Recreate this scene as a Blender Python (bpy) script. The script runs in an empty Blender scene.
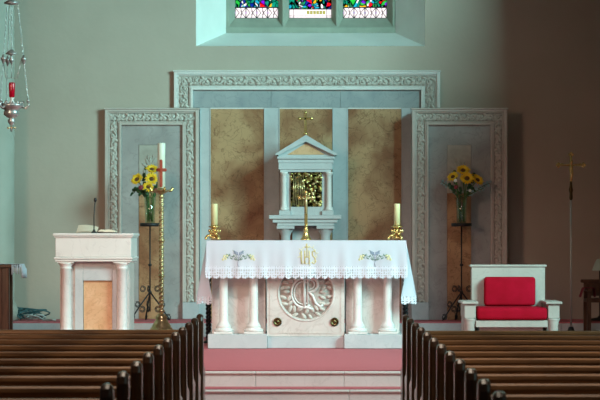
import bpy, bmesh, math, random
from mathutils import Vector, Matrix
R = random.Random(7)
PI = math.pi
COL = bpy.context.scene.collection
F, CX, CY, EYE = 2361.0, 307.0, 234.0, 1.55        # focal length in pixels, vanishing point, eye height


def at(px, py, Y):
    s = F / Y
    return Vector(((px - CX) / s, Y, EYE - (py - CY) / s))


def wx(px, Y): return (px - CX) * Y / F
def wz(py, Y): return EYE - (py - CY) * Y / F


# ------------------------------------------------------------------ materials
def new_mat(name):
    m = bpy.data.materials.new(name)
    m.use_nodes = True
    nt = m.node_tree
    b = nt.nodes['Principled BSDF']
    return m, nt, b


def mat(name, c1, c2=None, scale=8.0, rough=.6, metal=0.0, bump=0.0, bscale=None, detail=5, lo=.35, hi=.65, stretch=None, sheen=0, spec=.5, coat=0):
    m, nt, b = new_mat(name)
    b.inputs['Roughness'].default_value = rough
    b.inputs['Metallic'].default_value = metal
    b.inputs['Specular IOR Level'].default_value = spec
    if sheen: b.inputs['Sheen Weight'].default_value = sheen
    if coat:
        b.inputs['Coat Weight'].default_value = coat
        b.inputs['Coat Roughness'].default_value = .25
    tc = nt.nodes.new('ShaderNodeTexCoord')
    src = tc.outputs['Object']
    if stretch:
        mp = nt.nodes.new('ShaderNodeMapping')
        mp.inputs['Scale'].default_value = stretch
        nt.links.new(src, mp.inputs['Vector']); src = mp.outputs['Vector']
    if c2:
        n = nt.nodes.new('ShaderNodeTexNoise')
        n.inputs['Scale'].default_value = scale; n.inputs['Detail'].default_value = detail
        nt.links.new(src, n.inputs['Vector'])
        r = nt.nodes.new('ShaderNodeValToRGB')
        r.color_ramp.elements[0].position = lo; r.color_ramp.elements[0].color = (*c1, 1)
        r.color_ramp.elements[1].position = hi; r.color_ramp.elements[1].color = (*c2, 1)
        nt.links.new(n.outputs['Fac'], r.inputs['Fac'])
        nt.links.new(r.outputs['Color'], b.inputs['Base Color'])
    else:
        b.inputs['Base Color'].default_value = (*c1, 1)
    if bump:
        n2 = nt.nodes.new('ShaderNodeTexNoise')
        n2.inputs['Scale'].default_value = bscale or scale * 4; n2.inputs['Detail'].default_value = 4
        nt.links.new(src, n2.inputs['Vector'])
        bp = nt.nodes.new('ShaderNodeBump'); bp.inputs['Strength'].default_value = bump; bp.inputs['Distance'].default_value = .02
        nt.links.new(n2.outputs['Fac'], bp.inputs['Height'])
        nt.links.new(bp.outputs['Normal'], b.inputs['Normal'])
    return m


def marble(name, base, mid, vein, scale=3.0, rough=.35, vein_w=.06, vein_amt=.6, lo=.3, hi=.7):
    """cloudy stone with thin wandering veins"""
    m, nt, b = new_mat(name)
    b.inputs['Roughness'].default_value = rough
    tc = nt.nodes.new('ShaderNodeTexCoord')
    oi = nt.nodes.new('ShaderNodeObjectInfo')
    ad = nt.nodes.new('ShaderNodeVectorMath'); ad.operation = 'ADD'
    sc = nt.nodes.new('ShaderNodeVectorMath'); sc.operation = 'SCALE'; sc.inputs['Scale'].default_value = 7.0
    nt.links.new(oi.outputs['Location'], sc.inputs[0])
    nt.links.new(tc.outputs['Object'], ad.inputs[0]); nt.links.new(sc.outputs[0], ad.inputs[1])
    n = nt.nodes.new('ShaderNodeTexNoise'); n.inputs['Scale'].default_value = scale; n.inputs['Detail'].default_value = 8
    n.inputs['Distortion'].default_value = .6
    nt.links.new(ad.outputs[0], n.inputs['Vector'])
    r = nt.nodes.new('ShaderNodeValToRGB')
    r.color_ramp.elements[0].position = lo; r.color_ramp.elements[0].color = (*base, 1)
    r.color_ramp.elements[1].position = hi; r.color_ramp.elements[1].color = (*mid, 1)
    nt.links.new(n.outputs['Fac'], r.inputs['Fac'])
    n2 = nt.nodes.new('ShaderNodeTexNoise'); n2.inputs['Scale'].default_value = scale * 1.3; n2.inputs['Detail'].default_value = 4
    n2.inputs['Distortion'].default_value = 1.6
    nt.links.new(ad.outputs[0], n2.inputs['Vector'])
    sb = nt.nodes.new('ShaderNodeMath'); sb.operation = 'SUBTRACT'; sb.inputs[1].default_value = .5
    ab = nt.nodes.new('ShaderNodeMath'); ab.operation = 'ABSOLUTE'
    nt.links.new(n2.outputs['Fac'], sb.inputs[0]); nt.links.new(sb.outputs[0], ab.inputs[0])
    mr = nt.nodes.new('ShaderNodeMapRange'); mr.inputs['From Min'].default_value = 0; mr.inputs['From Max'].default_value = vein_w
    mr.inputs['To Min'].default_value = vein_amt; mr.inputs['To Max'].default_value = 0
    nt.links.new(ab.outputs[0], mr.inputs['Value'])
    mx = nt.nodes.new('ShaderNodeMix'); mx.data_type = 'RGBA'
    nt.links.new(mr.outputs[0], mx.inputs[0]); nt.links.new(r.outputs['Color'], mx.inputs[6])
    mx.inputs[7].default_value = (*vein, 1)
    nt.links.new(mx.outputs[2], b.inputs['Base Color'])
    return m


M = {}
M['wall'] = mat('plaster', (.47, .39, .32), (.52, .435, .36), 1.3, .9, bump=.12, bscale=14)
M['reveal'] = mat('pale_plaster', (.76, .80, .76), (.82, .86, .82), 3, .9)
M['frame_stone'] = marble('warm_frame_marble', (.53, .46, .41), (.62, .55, .50), (.42, .36, .32), 5, .5, .02, .3)
M['steel'] = mat('pole_steel', (.50, .50, .46), None, rough=.35, metal=.4)
M['field_marble'] = marble('grey_field_marble', (.30, .295, .29), (.43, .42, .41), (.22, .21, .20), 3.5, .35, .02, .4)
M['shaft'] = mat('shaft_plaster', (.42, .42, .36), (.47, .47, .41), 3, .9)
M['dim_seat_marble'] = marble('dimmed_white_marble', (.38, .335, .29), (.46, .41, .365), (.30, .26, .23), 4, .45, .02, .35)  # white marble darkened: the dimmer light on the seat is put into its colour
M['block_stone'] = mat('carved_block_stone', (.38, .34, .29), (.48, .44, .38), 12, .8)
M['bronze'] = mat('bronze_boss', (.16, .12, .05), (.09, .065, .03), 25, .35, 1.0)
M['stone'] = mat('window_stone', (.30, .33, .27), (.36, .39, .32), 6, .85, bump=.2)
M['white_marble'] = marble('white_marble', (.72, .69, .65), (.80, .77, .74), (.55, .52, .50), 4, .4, .02, .35)
M['pink_marble'] = marble('pinkish_marble', (.60, .52, .48), (.71, .645, .60), (.46, .37, .33), 4, .4, .03, .4)
M['grey_marble'] = marble('blue_grey_marble', (.27, .31, .33), (.40, .43, .43), (.20, .23, .25), 3.5, .35, .02, .4)
M['dove_marble'] = marble('pale_blue_marble', (.47, .50, .51), (.57, .59, .59), (.36, .39, .40), 4, .35, .02, .3)
def crackle(name):
    m = marble(name, (.28, .12, .058), (.52, .315, .165), (.12, .045, .02), 2.4, .3, .010, .6, .36, .60)
    nt = m.node_tree; b = nt.nodes['Principled BSDF']
    src = [n for n in nt.nodes if n.type == 'VECT_MATH' and n.operation == 'ADD'][0].outputs[0]
    wn = nt.nodes.new('ShaderNodeTexNoise'); wn.inputs['Scale'].default_value = 5; wn.inputs['Detail'].default_value = 4
    nt.links.new(src, wn.inputs['Vector'])
    mixv = nt.nodes.new('ShaderNodeMix'); mixv.data_type = 'VECTOR'; mixv.inputs[0].default_value = .35
    nt.links.new(src, mixv.inputs[4]); nt.links.new(wn.outputs['Color'], mixv.inputs[5])
    v = nt.nodes.new('ShaderNodeTexVoronoi'); v.feature = 'DISTANCE_TO_EDGE'; v.inputs['Scale'].default_value = 10
    nt.links.new(mixv.outputs[1], v.inputs['Vector'])
    mr = nt.nodes.new('ShaderNodeMapRange'); mr.inputs['From Max'].default_value = .035; mr.inputs['To Min'].default_value = .5; mr.inputs['To Max'].default_value = 0
    nt.links.new(v.outputs['Distance'], mr.inputs['Value'])
    old = b.inputs['Base Color'].links[0].from_socket
    mx = nt.nodes.new('ShaderNodeMix'); mx.data_type = 'RGBA'; mx.inputs[7].default_value = (.13, .055, .022, 1)
    nt.links.new(mr.outputs[0], mx.inputs[0]); nt.links.new(old, mx.inputs[6]); nt.links.new(mx.outputs[2], b.inputs['Base Color'])
    return m
M['tan_marble'] = crackle('tan_veined_marble')
M['gold_marble'] = marble('honey_marble', (.62, .34, .17), (.76, .48, .28), (.44, .21, .09), 6, .35, .03, .4)
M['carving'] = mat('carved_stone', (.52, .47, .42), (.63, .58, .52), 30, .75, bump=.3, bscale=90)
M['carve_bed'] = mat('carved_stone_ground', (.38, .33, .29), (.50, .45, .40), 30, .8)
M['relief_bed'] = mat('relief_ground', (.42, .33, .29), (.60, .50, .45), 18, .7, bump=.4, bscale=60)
M['carpet'] = mat('red_carpet', (.53, .13, .15), (.61, .17, .19), 220, .95, bump=.4, bscale=300)
M['wood'] = mat('dark_pew_wood', (.085, .034, .011), (.25, .112, .040), 5, .38, bump=.05, bscale=40, stretch=(.6, 9, 9), coat=.2)
M['wood_end'] = mat('dark_pew_end_wood', (.030, .013, .006), (.075, .032, .013), 5, .28, stretch=(9, 9, .8), coat=.5)
M['dark_wood'] = mat('dark_table_wood', (.060, .022, .010), (.11, .045, .02), 6, .4, stretch=(8, 8, 1))
M['nave'] = mat('nave_floor_boards', (.16, .10, .06), (.24, .15, .09), 4, .5, stretch=(6, .6, 1))
M['brass'] = mat('polished_brass', (.84, .58, .24), (.60, .38, .12), 20, .25, .78)
M['old_brass'] = mat('aged_brass', (.80, .62, .34), (.55, .40, .18), 25, .28, .75)
M['silver'] = mat('silver', (.60, .63, .61), (.36, .38, .37), 30, .3, .65)
M['iron'] = mat('black_iron', (.010, .010, .011), None, rough=.5)
M['black'] = mat('black_plastic', (.012, .012, .014), None, rough=.45)
M['wax'] = mat('cream_wax', (.74, .64, .33), (.80, .70, .38), 5, .5)
M['wax_pale'] = mat('pale_wax', (.88, .84, .68), (.92, .88, .74), 5, .5)
M['red_wax'] = mat('red_wax', (.42, .05, .03), (.50, .09, .04), 60, .5)
M['velvet'] = mat('red_velvet', (.33, .001, .012), (.41, .002, .02), 7, .9, bump=.1, bscale=200, spec=.15)
M['dull_red'] = mat('dull_red_cloth', (.22, .012, .03), (.28, .02, .04), 7, .9)
M['petal'] = mat('sunflower_petal', (.90, .50, .010), (.95, .62, .02), 14, .6)
M['seed'] = mat('sunflower_seed_head', (.10, .04, .010), (.22, .10, .02), 90, .9, bump=.6, bscale=160)
M['stem'] = mat('green_stem', (.07, .16, .03), (.11, .22, .05), 12, .6)
M['leaf'] = mat('dark_leaf', (.03, .085, .035), (.05, .13, .05), 14, .6)
M['blue_leaf'] = mat('eucalyptus_leaf', (.22, .36, .38), (.34, .50, .50), 14, .6)
M['burgundy'] = mat('burgundy_petal', (.20, .02, .03), (.28, .04, .05), 20, .7)
M['white_petal'] = mat('white_petal', (.80, .78, .72), (.86, .84, .78), 20, .7)
M['paper'] = mat('book_paper', (.78, .66, .50), (.84, .72, .56), 12, .8)
M['book_cover'] = mat('dark_book_cover', (.03, .018, .016), None, rough=.6)
M['cable'] = mat('dark_teal_cable', (.02, .07, .08), (.05, .14, .15), 20, .5)
M['cable_grey'] = mat('grey_cable', (.42, .46, .45), (.5, .54, .52), 20, .5)
M['shade'] = mat('pale_green_shade', (.45, .55, .46), (.52, .62, .52), 9, .8)
M['thread_gold'] = mat('gold_thread', (.62, .47, .16), (.72, .60, .30), 90, .6)
M['thread_yellow'] = mat('yellow_thread', (.78, .70, .36), (.82, .76, .46), 90, .6)
M['thread_green'] = mat('grey_green_thread', (.20, .29, .25), (.30, .38, .32), 90, .6)
M['thread_blue'] = mat('slate_blue_thread', (.24, .28, .40), (.34, .38, .50), 90, .6)
M['lead'] = mat('window_lead', (.012, .012, .014), None, rough=.7)


def glass_mat(name, col, rough=.03):
    m, nt, b = new_mat(name)
    b.inputs['Base Color'].default_value = (*col, 1)
    b.inputs['Roughness'].default_value = rough
    b.inputs['Transmission Weight'].default_value = 1
    b.inputs['IOR'].default_value = 1.2
    return m


m, nt, b = new_mat('vase_glass')
tp = nt.nodes.new('ShaderNodeBsdfTransparent'); tp.inputs['Color'].default_value = (.86, .94, .90, 1)
gl = nt.nodes.new('ShaderNodeBsdfGlossy'); gl.inputs['Roughness'].default_value = .08
mx = nt.nodes.new('ShaderNodeMixShader')
mx.inputs[0].default_value = .10; nt.links.new(tp.outputs[0], mx.inputs[1]); nt.links.new(gl.outputs[0], mx.inputs[2])
nt.links.new(mx.outputs[0], nt.nodes['Material Output'].inputs['Surface'])
M['vase_glass'] = m
m, nt, b = new_mat('ruby_glass')
b.inputs['Base Color'].default_value = (.62, .006, .03, 1); b.inputs['Roughness'].default_value = .12
b.inputs['Transmission Weight'].default_value = .25
M['ruby'] = m

# embossed gilt tabernacle door
m, nt, b = new_mat('embossed_gilt')
tc = nt.nodes.new('ShaderNodeTexCoord')
v = nt.nodes.new('ShaderNodeTexVoronoi'); v.inputs['Scale'].default_value = 34
nz = nt.nodes.new('ShaderNodeTexNoise'); nz.inputs['Scale'].default_value = 22; nz.inputs['Detail'].default_value = 6
nt.links.new(tc.outputs['Object'], v.inputs['Vector']); nt.links.new(tc.outputs['Object'], nz.inputs['Vector'])
r = nt.nodes.new('ShaderNodeValToRGB')
r.color_ramp.elements[0].position = .45; r.color_ramp.elements[0].color = (.02, .014, .004, 1)
r.color_ramp.elements[1].position = .66; r.color_ramp.elements[1].color = (.72, .52, .17, 1)
nt.links.new(nz.outputs['Fac'], r.inputs['Fac']); nt.links.new(r.outputs['Color'], b.inputs['Base Color'])
bp = nt.nodes.new('ShaderNodeBump'); bp.inputs['Strength'].default_value = .9; bp.inputs['Distance'].default_value = .02
nt.links.new(v.outputs['Distance'], bp.inputs['Height']); nt.links.new(bp.outputs['Normal'], b.inputs['Normal'])
b.inputs['Metallic'].default_value = 1; b.inputs['Roughness'].default_value = .3
M['gilt'] = m

# white linen, slightly sheer
m, nt, b = new_mat('white_linen')
b.inputs['Base Color'].default_value = (.72, .72, .79, 1); b.inputs['Roughness'].default_value = .85
tr = nt.nodes.new('ShaderNodeBsdfTranslucent'); tr.inputs['Color'].default_value = (.8, .79, .84, 1)
tp = nt.nodes.new('ShaderNodeBsdfTransparent')
mx = nt.nodes.new('ShaderNodeMixShader'); mx.inputs[0].default_value = .15
mx2 = nt.nodes.new('ShaderNodeMixShader'); mx2.inputs[0].default_value = .05
out = nt.nodes['Material Output']
nt.links.new(b.outputs[0], mx.inputs[1]); nt.links.new(tr.outputs[0], mx.inputs[2])
nt.links.new(mx.outputs[0], mx2.inputs[1]); nt.links.new(tp.outputs[0], mx2.inputs[2])
nt.links.new(mx2.outputs[0], out.inputs['Surface'])
M['linen'] = m

# lace: the same linen with a regular pattern of open holes (UV space: u along the hem, v across the band)
m, nt, b = new_mat('white_lace')
b.inputs['Base Color'].default_value = (.74, .74, .81, 1); b.inputs['Roughness'].default_value = .85
uv = nt.nodes.new('ShaderNodeUVMap')
v = nt.nodes.new('ShaderNodeTexVoronoi'); v.inputs['Scale'].default_value = 1.0; v.inputs['Randomness'].default_value = .25
nt.links.new(uv.outputs['UV'], v.inputs['Vector'])
lt = nt.nodes.new('ShaderNodeMath'); lt.operation = 'LESS_THAN'; lt.inputs[1].default_value = .30
nt.links.new(v.outputs['Distance'], lt.inputs[0])
ml = nt.nodes.new('ShaderNodeMath'); ml.operation = 'MULTIPLY'; ml.inputs[1].default_value = .85
nt.links.new(lt.outputs[0], ml.inputs[0])
tp = nt.nodes.new('ShaderNodeBsdfTransparent'); mx = nt.nodes.new('ShaderNodeMixShader')
nt.links.new(ml.outputs[0], mx.inputs[0]); nt.links.new(b.outputs[0], mx.inputs[1]); nt.links.new(tp.outputs[0], mx.inputs[2])
nt.links.new(mx.outputs[0], nt.nodes['Material Output'].inputs['Surface'])
M['lace'] = m


def stained(name, seed, white_z):
    """leaded glass lit by the daylight outside: coloured cells above, white quarries in the bottom band (height white_z)"""
    m, nt, b = new_mat(name)
    tc = nt.nodes.new('ShaderNodeTexCoord')
    mp = nt.nodes.new('ShaderNodeMapping'); mp.inputs['Location'].default_value = (seed * 3.7, seed, seed * 1.3); mp.inputs['Scale'].default_value = (1, .001, .75)
    nt.links.new(tc.outputs['Object'], mp.inputs['Vector'])
    v = nt.nodes.new('ShaderNodeTexVoronoi'); v.inputs['Scale'].default_value = 26
    e = nt.nodes.new('ShaderNodeTexVoronoi'); e.feature = 'DISTANCE_TO_EDGE'; e.inputs['Scale'].default_value = 26
    dn = nt.nodes.new('ShaderNodeTexNoise'); dn.inputs['Scale'].default_value = 9; dn.inputs['Detail'].default_value = 1
    nt.links.new(mp.outputs[0], dn.inputs['Vector'])
    dm = nt.nodes.new('ShaderNodeMix'); dm.data_type = 'VECTOR'; dm.inputs[0].default_value = .16
    nt.links.new(mp.outputs[0], dm.inputs[4]); nt.links.new(dn.outputs['Color'], dm.inputs[5])
    nt.links.new(dm.outputs[1], v.inputs['Vector']); nt.links.new(dm.outputs[1], e.inputs['Vector'])
    sp = nt.nodes.new('ShaderNodeSeparateColor'); nt.links.new(v.outputs['Color'], sp.inputs[0])
    big = nt.nodes.new('ShaderNodeTexNoise'); big.inputs['Scale'].default_value = 3.2
    nt.links.new(mp.outputs[0], big.inputs['Vector'])
    a = nt.nodes.new('ShaderNodeMath'); a.operation = 'MULTIPLY_ADD'; a.inputs[1].default_value = .62; a.inputs[2].default_value = 0
    nt.links.new(sp.outputs[0], a.inputs[0])
    a2 = nt.nodes.new('ShaderNodeMath'); a2.operation = 'MULTIPLY_ADD'; a2.inputs[1].default_value = .75
    nt.links.new(big.outputs['Fac'], a2.inputs[0]); nt.links.new(a.outputs[0], a2.inputs[2])
    r = nt.nodes.new('ShaderNodeValToRGB'); r.color_ramp.interpolation = 'CONSTANT'
    pal = [(0.024, 0.24, 0.192), (0.048, 0.624, 0.384), (0.12, 0.384, 0.24), (0.048, 0.12, 0.528), (0.95, 0.048, 0.072), (0.072, 0.576, 0.72), (0.95, 0.95, 0.95), (0.12, 0.672, 0.216), (0.408, 0.072, 0.768), (0.95, 0.672, 0.072), (0.048, 0.48, 0.384)]
    els = r.color_ramp.elements
    while len(els) < len(pal): els.new(.5)
    for i, c in enumerate(pal):
        els[i].position = .25 + .65 * i / len(pal); els[i].color = (*c, 1)
    els[0].position = 0
    nt.links.new(a2.outputs[0], r.inputs['Fac'])
    xyz = nt.nodes.new('ShaderNodeSeparateXYZ'); nt.links.new(tc.outputs['Object'], xyz.inputs[0])
    below = nt.nodes.new('ShaderNodeMath'); below.operation = 'LESS_THAN'; below.inputs[1].default_value = white_z
    nt.links.new(xyz.outputs['Z'], below.inputs[0])
    ed = nt.nodes.new('ShaderNodeMath'); ed.operation = 'GREATER_THAN'; ed.inputs[1].default_value = .085
    nt.links.new(e.outputs['Distance'], ed.inputs[0])
    mm = nt.nodes.new('ShaderNodeMix'); mm.data_type = 'RGBA'; mm.inputs[6].default_value = (.004, .004, .006, 1)
    nt.links.new(ed.outputs[0], mm.inputs[0]); nt.links.new(r.outputs['Color'], mm.inputs[7])
    w = nt.nodes.new('ShaderNodeMix'); w.data_type = 'RGBA'
    nt.links.new(below.outputs[0], w.inputs[0]); nt.links.new(mm.outputs[2], w.inputs[6]); w.inputs[7].default_value = (.86, .82, .84, 1)
    tr = nt.nodes.new('ShaderNodeBsdfTranslucent'); nt.links.new(w.outputs[2], tr.inputs['Color'])
    nt.links.new(tr.outputs[0], nt.nodes['Material Output'].inputs['Surface'])
    return m


# ------------------------------------------------------------------ mesh builder
class MB:
    def __init__(s): s.v, s.f, s.sm = [], [], []

    def add(s, vs, fs, smooth=False):
        b = len(s.v); s.v += [tuple(v) for v in vs]
        for f in fs: s.f.append([b + i for i in f]); s.sm.append(smooth)
        return s

    def frombm(s, bm, smooth=False, mtx=None):
        bm.verts.index_update()
        vs = [(mtx @ v.co if mtx else v.co.copy()) for v in bm.verts]
        fs = [[v.index for v in f.verts] for f in bm.faces]
        bm.free(); return s.add(vs, fs, smooth)

    def box(s, x0, x1, y0, y1, z0, z1, bev=0.0, seg=1):
        bm = bmesh.new(); bmesh.ops.create_cube(bm, size=1)
        for v in bm.verts:
            v.co = Vector(((x0 + x1) / 2 + v.co.x * (x1 - x0), (y0 + y1) / 2 + v.co.y * (y1 - y0), (z0 + z1) / 2 + v.co.z * (z1 - z0)))
        if bev: bmesh.ops.bevel(bm, geom=bm.edges[:], offset=bev, segments=seg, profile=.5, affect='EDGES')
        return s.frombm(bm, bev > 0 and seg > 1)

    def prism(s, pts, y0, y1, bev=0.0, seg=2, axis='y', smooth=False):
        """outline pts (a, b) extruded: axis y -> (x, z) outline, axis x -> (y, z), axis z -> (x, y)"""
        bm = bmesh.new()
        mk = {'y': lambda a, b, t: (a, t, b), 'x': lambda a, b, t: (t, a, b), 'z': lambda a, b, t: (a, b, t)}[axis]
        lo = [bm.verts.new(mk(a, b, y0)) for a, b in pts]; hi = [bm.verts.new(mk(a, b, y1)) for a, b in pts]
        n = len(pts)
        f0 = bm.faces.new(lo); f1 = bm.faces.new(list(reversed(hi)))
        for i in range(n): bm.faces.new((lo[i], hi[i], hi[(i + 1) % n], lo[(i + 1) % n]))
        bmesh.ops.recalc_face_normals(bm, faces=bm.faces[:])
        if bev:
            bmesh.ops.bevel(bm, geom=[e for e in bm.edges if (f0 in e.link_faces or f1 in e.link_faces)], offset=bev, segments=seg, profile=.5, affect='EDGES')
        return s.frombm(bm, smooth)

    def lathe(s, prof, c=(0, 0, 0), n=24, mtx=None, closed=True):
        vs, fs = [], []
        for r, z in prof:
            for k in range(n):
                a = 2 * PI * k / n
                vs.append(Vector((r * math.cos(a), r * math.sin(a), z)))
        for i in range(len(prof) - 1):
            for k in range(n):
                fs.append((i * n + k, i * n + (k + 1) % n, (i + 1) * n + (k + 1) % n, (i + 1) * n + k))
        if closed:
            fs.append(tuple(range(n - 1, -1, -1))); fs.append(tuple((len(prof) - 1) * n + k for k in range(n)))
        c = Vector(c)
        vs = [(mtx @ v if mtx else v) + c for v in vs]
        return s.add(vs, fs, True)

    def tube(s, pts, r, n=8, closed=False, cap=True):
        pts = [Vector(p) for p in pts]; rs = r if isinstance(r, (list, tuple)) else [r] * len(pts)
        vs, fs = [], []; N = len(pts); u = None
        for i, p in enumerate(pts):
            a = pts[(i - 1) % N] if (closed or i > 0) else p; b = pts[(i + 1) % N] if (closed or i < N - 1) else p
            t = (b - a)
            t = t.normalized() if t.length > 1e-9 else Vector((0, 0, 1))
            if u is None: u = t.orthogonal().normalized()
            u = (u - t * u.dot(t)); u = u.normalized() if u.length > 1e-6 else t.orthogonal().normalized()
            w = t.cross(u)
            for k in range(n):
                an = 2 * PI * k / n
                vs.append(p + (u * math.cos(an) + w * math.sin(an)) * rs[i])
        for i in range(N if closed else N - 1):
            for k in range(n):
                j = (i + 1) % N
                fs.append((i * n + k, i * n + (k + 1) % n, j * n + (k + 1) % n, j * n + k))
        if cap and not closed:
            fs.append(tuple(range(n - 1, -1, -1))); fs.append(tuple((N - 1) * n + k for k in range(n)))
        return s.add(vs, fs, True)

    def ball(s, c, r, sx=1, sy=1, sz=1, n=10, m=6, rot=None):
        vs, fs = [], []; c = Vector(c)
        for i in range(m + 1):
            th = PI * i / m
            for k in range(n):
                a = 2 * PI * k / n
                q = Vector((r * sx * math.sin(th) * math.cos(a), r * sy * math.sin(th) * math.sin(a), r * sz * math.cos(th)))
                vs.append((rot @ q if rot else q) + c)
        for i in range(m):
            for k in range(n):
                fs.append((i * n + k, (i + 1) * n + k, (i + 1) * n + (k + 1) % n, i * n + (k + 1) % n))
        return s.add(vs, fs, True)

    def grid(s, fn, nu, nv, smooth=True):
        vs = [fn(i / nu, j / nv) for j in range(nv + 1) for i in range(nu + 1)]
        fs = [(j * (nu + 1) + i, j * (nu + 1) + i + 1, (j + 1) * (nu + 1) + i + 1, (j + 1) * (nu + 1) + i) for j in range(nv) for i in range(nu)]
        return s.add(vs, fs, smooth)

    def build(s, name, material, parent=None, loc=None, uvs=None):
        me = bpy.data.meshes.new(name)
        off = Vector(loc) if loc is not None else Vector((0, 0, 0))
        if parent is not None and loc is None: off = WORLD.get(parent.name, Vector((0, 0, 0)))
        me.from_pydata([Vector(v) - off for v in s.v], [], s.f)
        me.polygons.foreach_set('use_smooth', s.sm)
        me.materials.append(material)
        if uvs:
            ul = me.uv_layers.new(name='UVMap')
            for l in me.loops: ul.data[l.index].uv = uvs[l.vertex_index]
        me.update()
        o = bpy.data.objects.new(name, me); COL.objects.link(o)
        if parent is not None:
            o.parent = parent
            po = WORLD.get(parent.name, Vector((0, 0, 0)))
            o.location = off - po
        else:
            o.location = off
        WORLD[o.name] = off
        return o


WORLD = {}      # world origin of everything built (nothing is rotated while parenting)


def tag(o, label=None, cat=None, group=None, kind=None):
    if label: o['label'] = label
    if cat: o['category'] = cat
    if group: o['group'] = group
    if kind: o['kind'] = kind
    return o


def thing(name, label, cat, loc, group=None):
    o = bpy.data.objects.new(name, None); COL.objects.link(o)
    o.location = loc; o.empty_display_size = .1; WORLD[o.name] = Vector(loc)
    return tag(o, label, cat, group)


def struct(o, label=None): return tag(o, label, None, None, 'structure')


def copy_tree(o, parent=None):
    c = o.copy(); COL.objects.link(c); c.parent = parent
    for ch in o.children: copy_tree(ch, c)
    return c


# ------------------------------------------------------------------ the setting
PLAT, PRED = .50, .65          # sanctuary platform and the low step below the reredos
WALL = 25.0
struct(MB().box(-7, 7, 3, 17.6, -.06, 0).build('floor', M['nave']))

# marble steps up to the platform
front = [(17.28, .125), (17.53, .25), (17.80, .375), (18.03, .5)]
# (front edge Y, top height)
ST = [(17.33, .125), (17.57, .25), (17.80, .375), (18.21, .5)]
ST = [(17.40, .125), (17.67, .25), (17.94, .375), (18.19, .5)]
joints = [[-.1, .9, -1.4], [.3, -.85, 1.5], [.32, -.95, 1.3], [-.395, .285, -1.2, 1.15]]
for (y0, zt), js in zip(ST, joints):
    mb = MB(); js = sorted(js); xs = [-3.6] + js + [3.6]
    for a, b_ in zip(xs, xs[1:]):
        mb.box(a + .0012, b_ - .0012, y0, y0 + .42, zt - .128, zt - .008, .003)
        mb.box(a + .0012, b_ - .0012, y0 - .012, y0 + .42, zt - .03, zt - .008, .006)
    struct(mb.build('altar_step', M['white_marble']), 'white marble step up to the sanctuary')
# platform core and predella (the step below the reredos)
struct(MB().box(-3.6, 3.6, 18.6, 25.0, -.05, PLAT - .008).build('floor_sanctuary', M['white_marble']))
mb = MB()
xs = [-3.6, -2.1, -1.2, -.2, .8, 1.7, 2.6, 3.6]
for a, b_ in zip(xs, xs[1:]): mb.box(a + .001, b_ - .001, 24.1, 24.99, PLAT, PRED - .012, .003)
struct(mb.build('reredos_step', M['dove_marble']), 'pale marble step running below the carved reredos')
# carpets: on the treads, on the platform, on the predella
mb = MB()
for i, (y0, zt) in enumerate(ST[:3]): mb.box(-3.6, 3.6, y0 + .012, ST[i + 1][0] - .002, zt - .0078, zt)
tag(mb.build('stair_carpet', M['carpet']), 'pink-red carpet strips on the treads of the marble steps', 'carpet')
tag(MB().box(-3.6, 2.84, 18.21, 24.097, PLAT - .0078, PLAT).build('sanctuary_carpet', M['carpet']), 'pink-red carpet covering the platform in front of the altar', 'carpet')
tag(MB().box(-3.6, 3.06, 24.115, 24.98, PRED - .0118, PRED).build('reredos_carpet', M['carpet']), 'red carpet on the low step against the back wall', 'carpet')

# back wall with the deep splayed window opening
wl, wr, wb = wx(196, WALL), wx(425, WALL), wz(46, WALL)
WD = 25.5
il, ir, ib = wx(226, WD), wx(395.5, WD), wz(33, WD)
WT = 7.2
mb = MB()
mb.box(-6, wl, WALL, WALL + .7, 0, 9.0)
mb.box(wr, 6, WALL, WALL + .7, 0, 9.0)
mb.box(wl, wr, WALL, WALL + .7, 0, wb - .001)
mb.box(wl, wr, WALL, WALL + .7, WT, 9.0)
wallo = struct(mb.build('wall_back', M['wall']))
# splayed reveals (solid wedges inside the opening)
mb = MB()
e = .0015
mb.add([(wl, WALL + e, wb), (il, WD, wb), (il, WD + .2, wb), (wl, WD + .2, wb), (wl, WALL + e, WT), (il, WD, WT), (il, WD + .2, WT), (wl, WD + .2, WT)],
       [(0, 1, 5, 4), (1, 2, 6, 5), (2, 3, 7, 6), (3, 0, 4, 7), (0, 3, 2, 1), (4, 5, 6, 7)])
mb.add([(wr, WALL + e, wb), (wr, WD + .2, wb), (ir, WD + .2, wb), (ir, WD, wb), (wr, WALL + e, WT), (wr, WD + .2, WT), (ir, WD + .2, WT), (ir, WD, WT)],
       [(3, 0, 4, 7), (0, 1, 5, 4), (1, 2, 6, 5), (2, 3, 7, 6), (0, 3, 2, 1), (4, 5, 6, 7)])
mb.add([(wl, WALL + e, wb), (wr, WALL + e, wb), (ir, WD, ib), (il, WD, ib), (wl, WD, ib), (wr, WD, ib)],
       [(0, 1, 2, 3), (0, 3, 4), (1, 5, 2)])
struct(mb.build('window_reveal', M['reveal']), 'pale splayed plaster reveal and sloping sill of the window')

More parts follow.
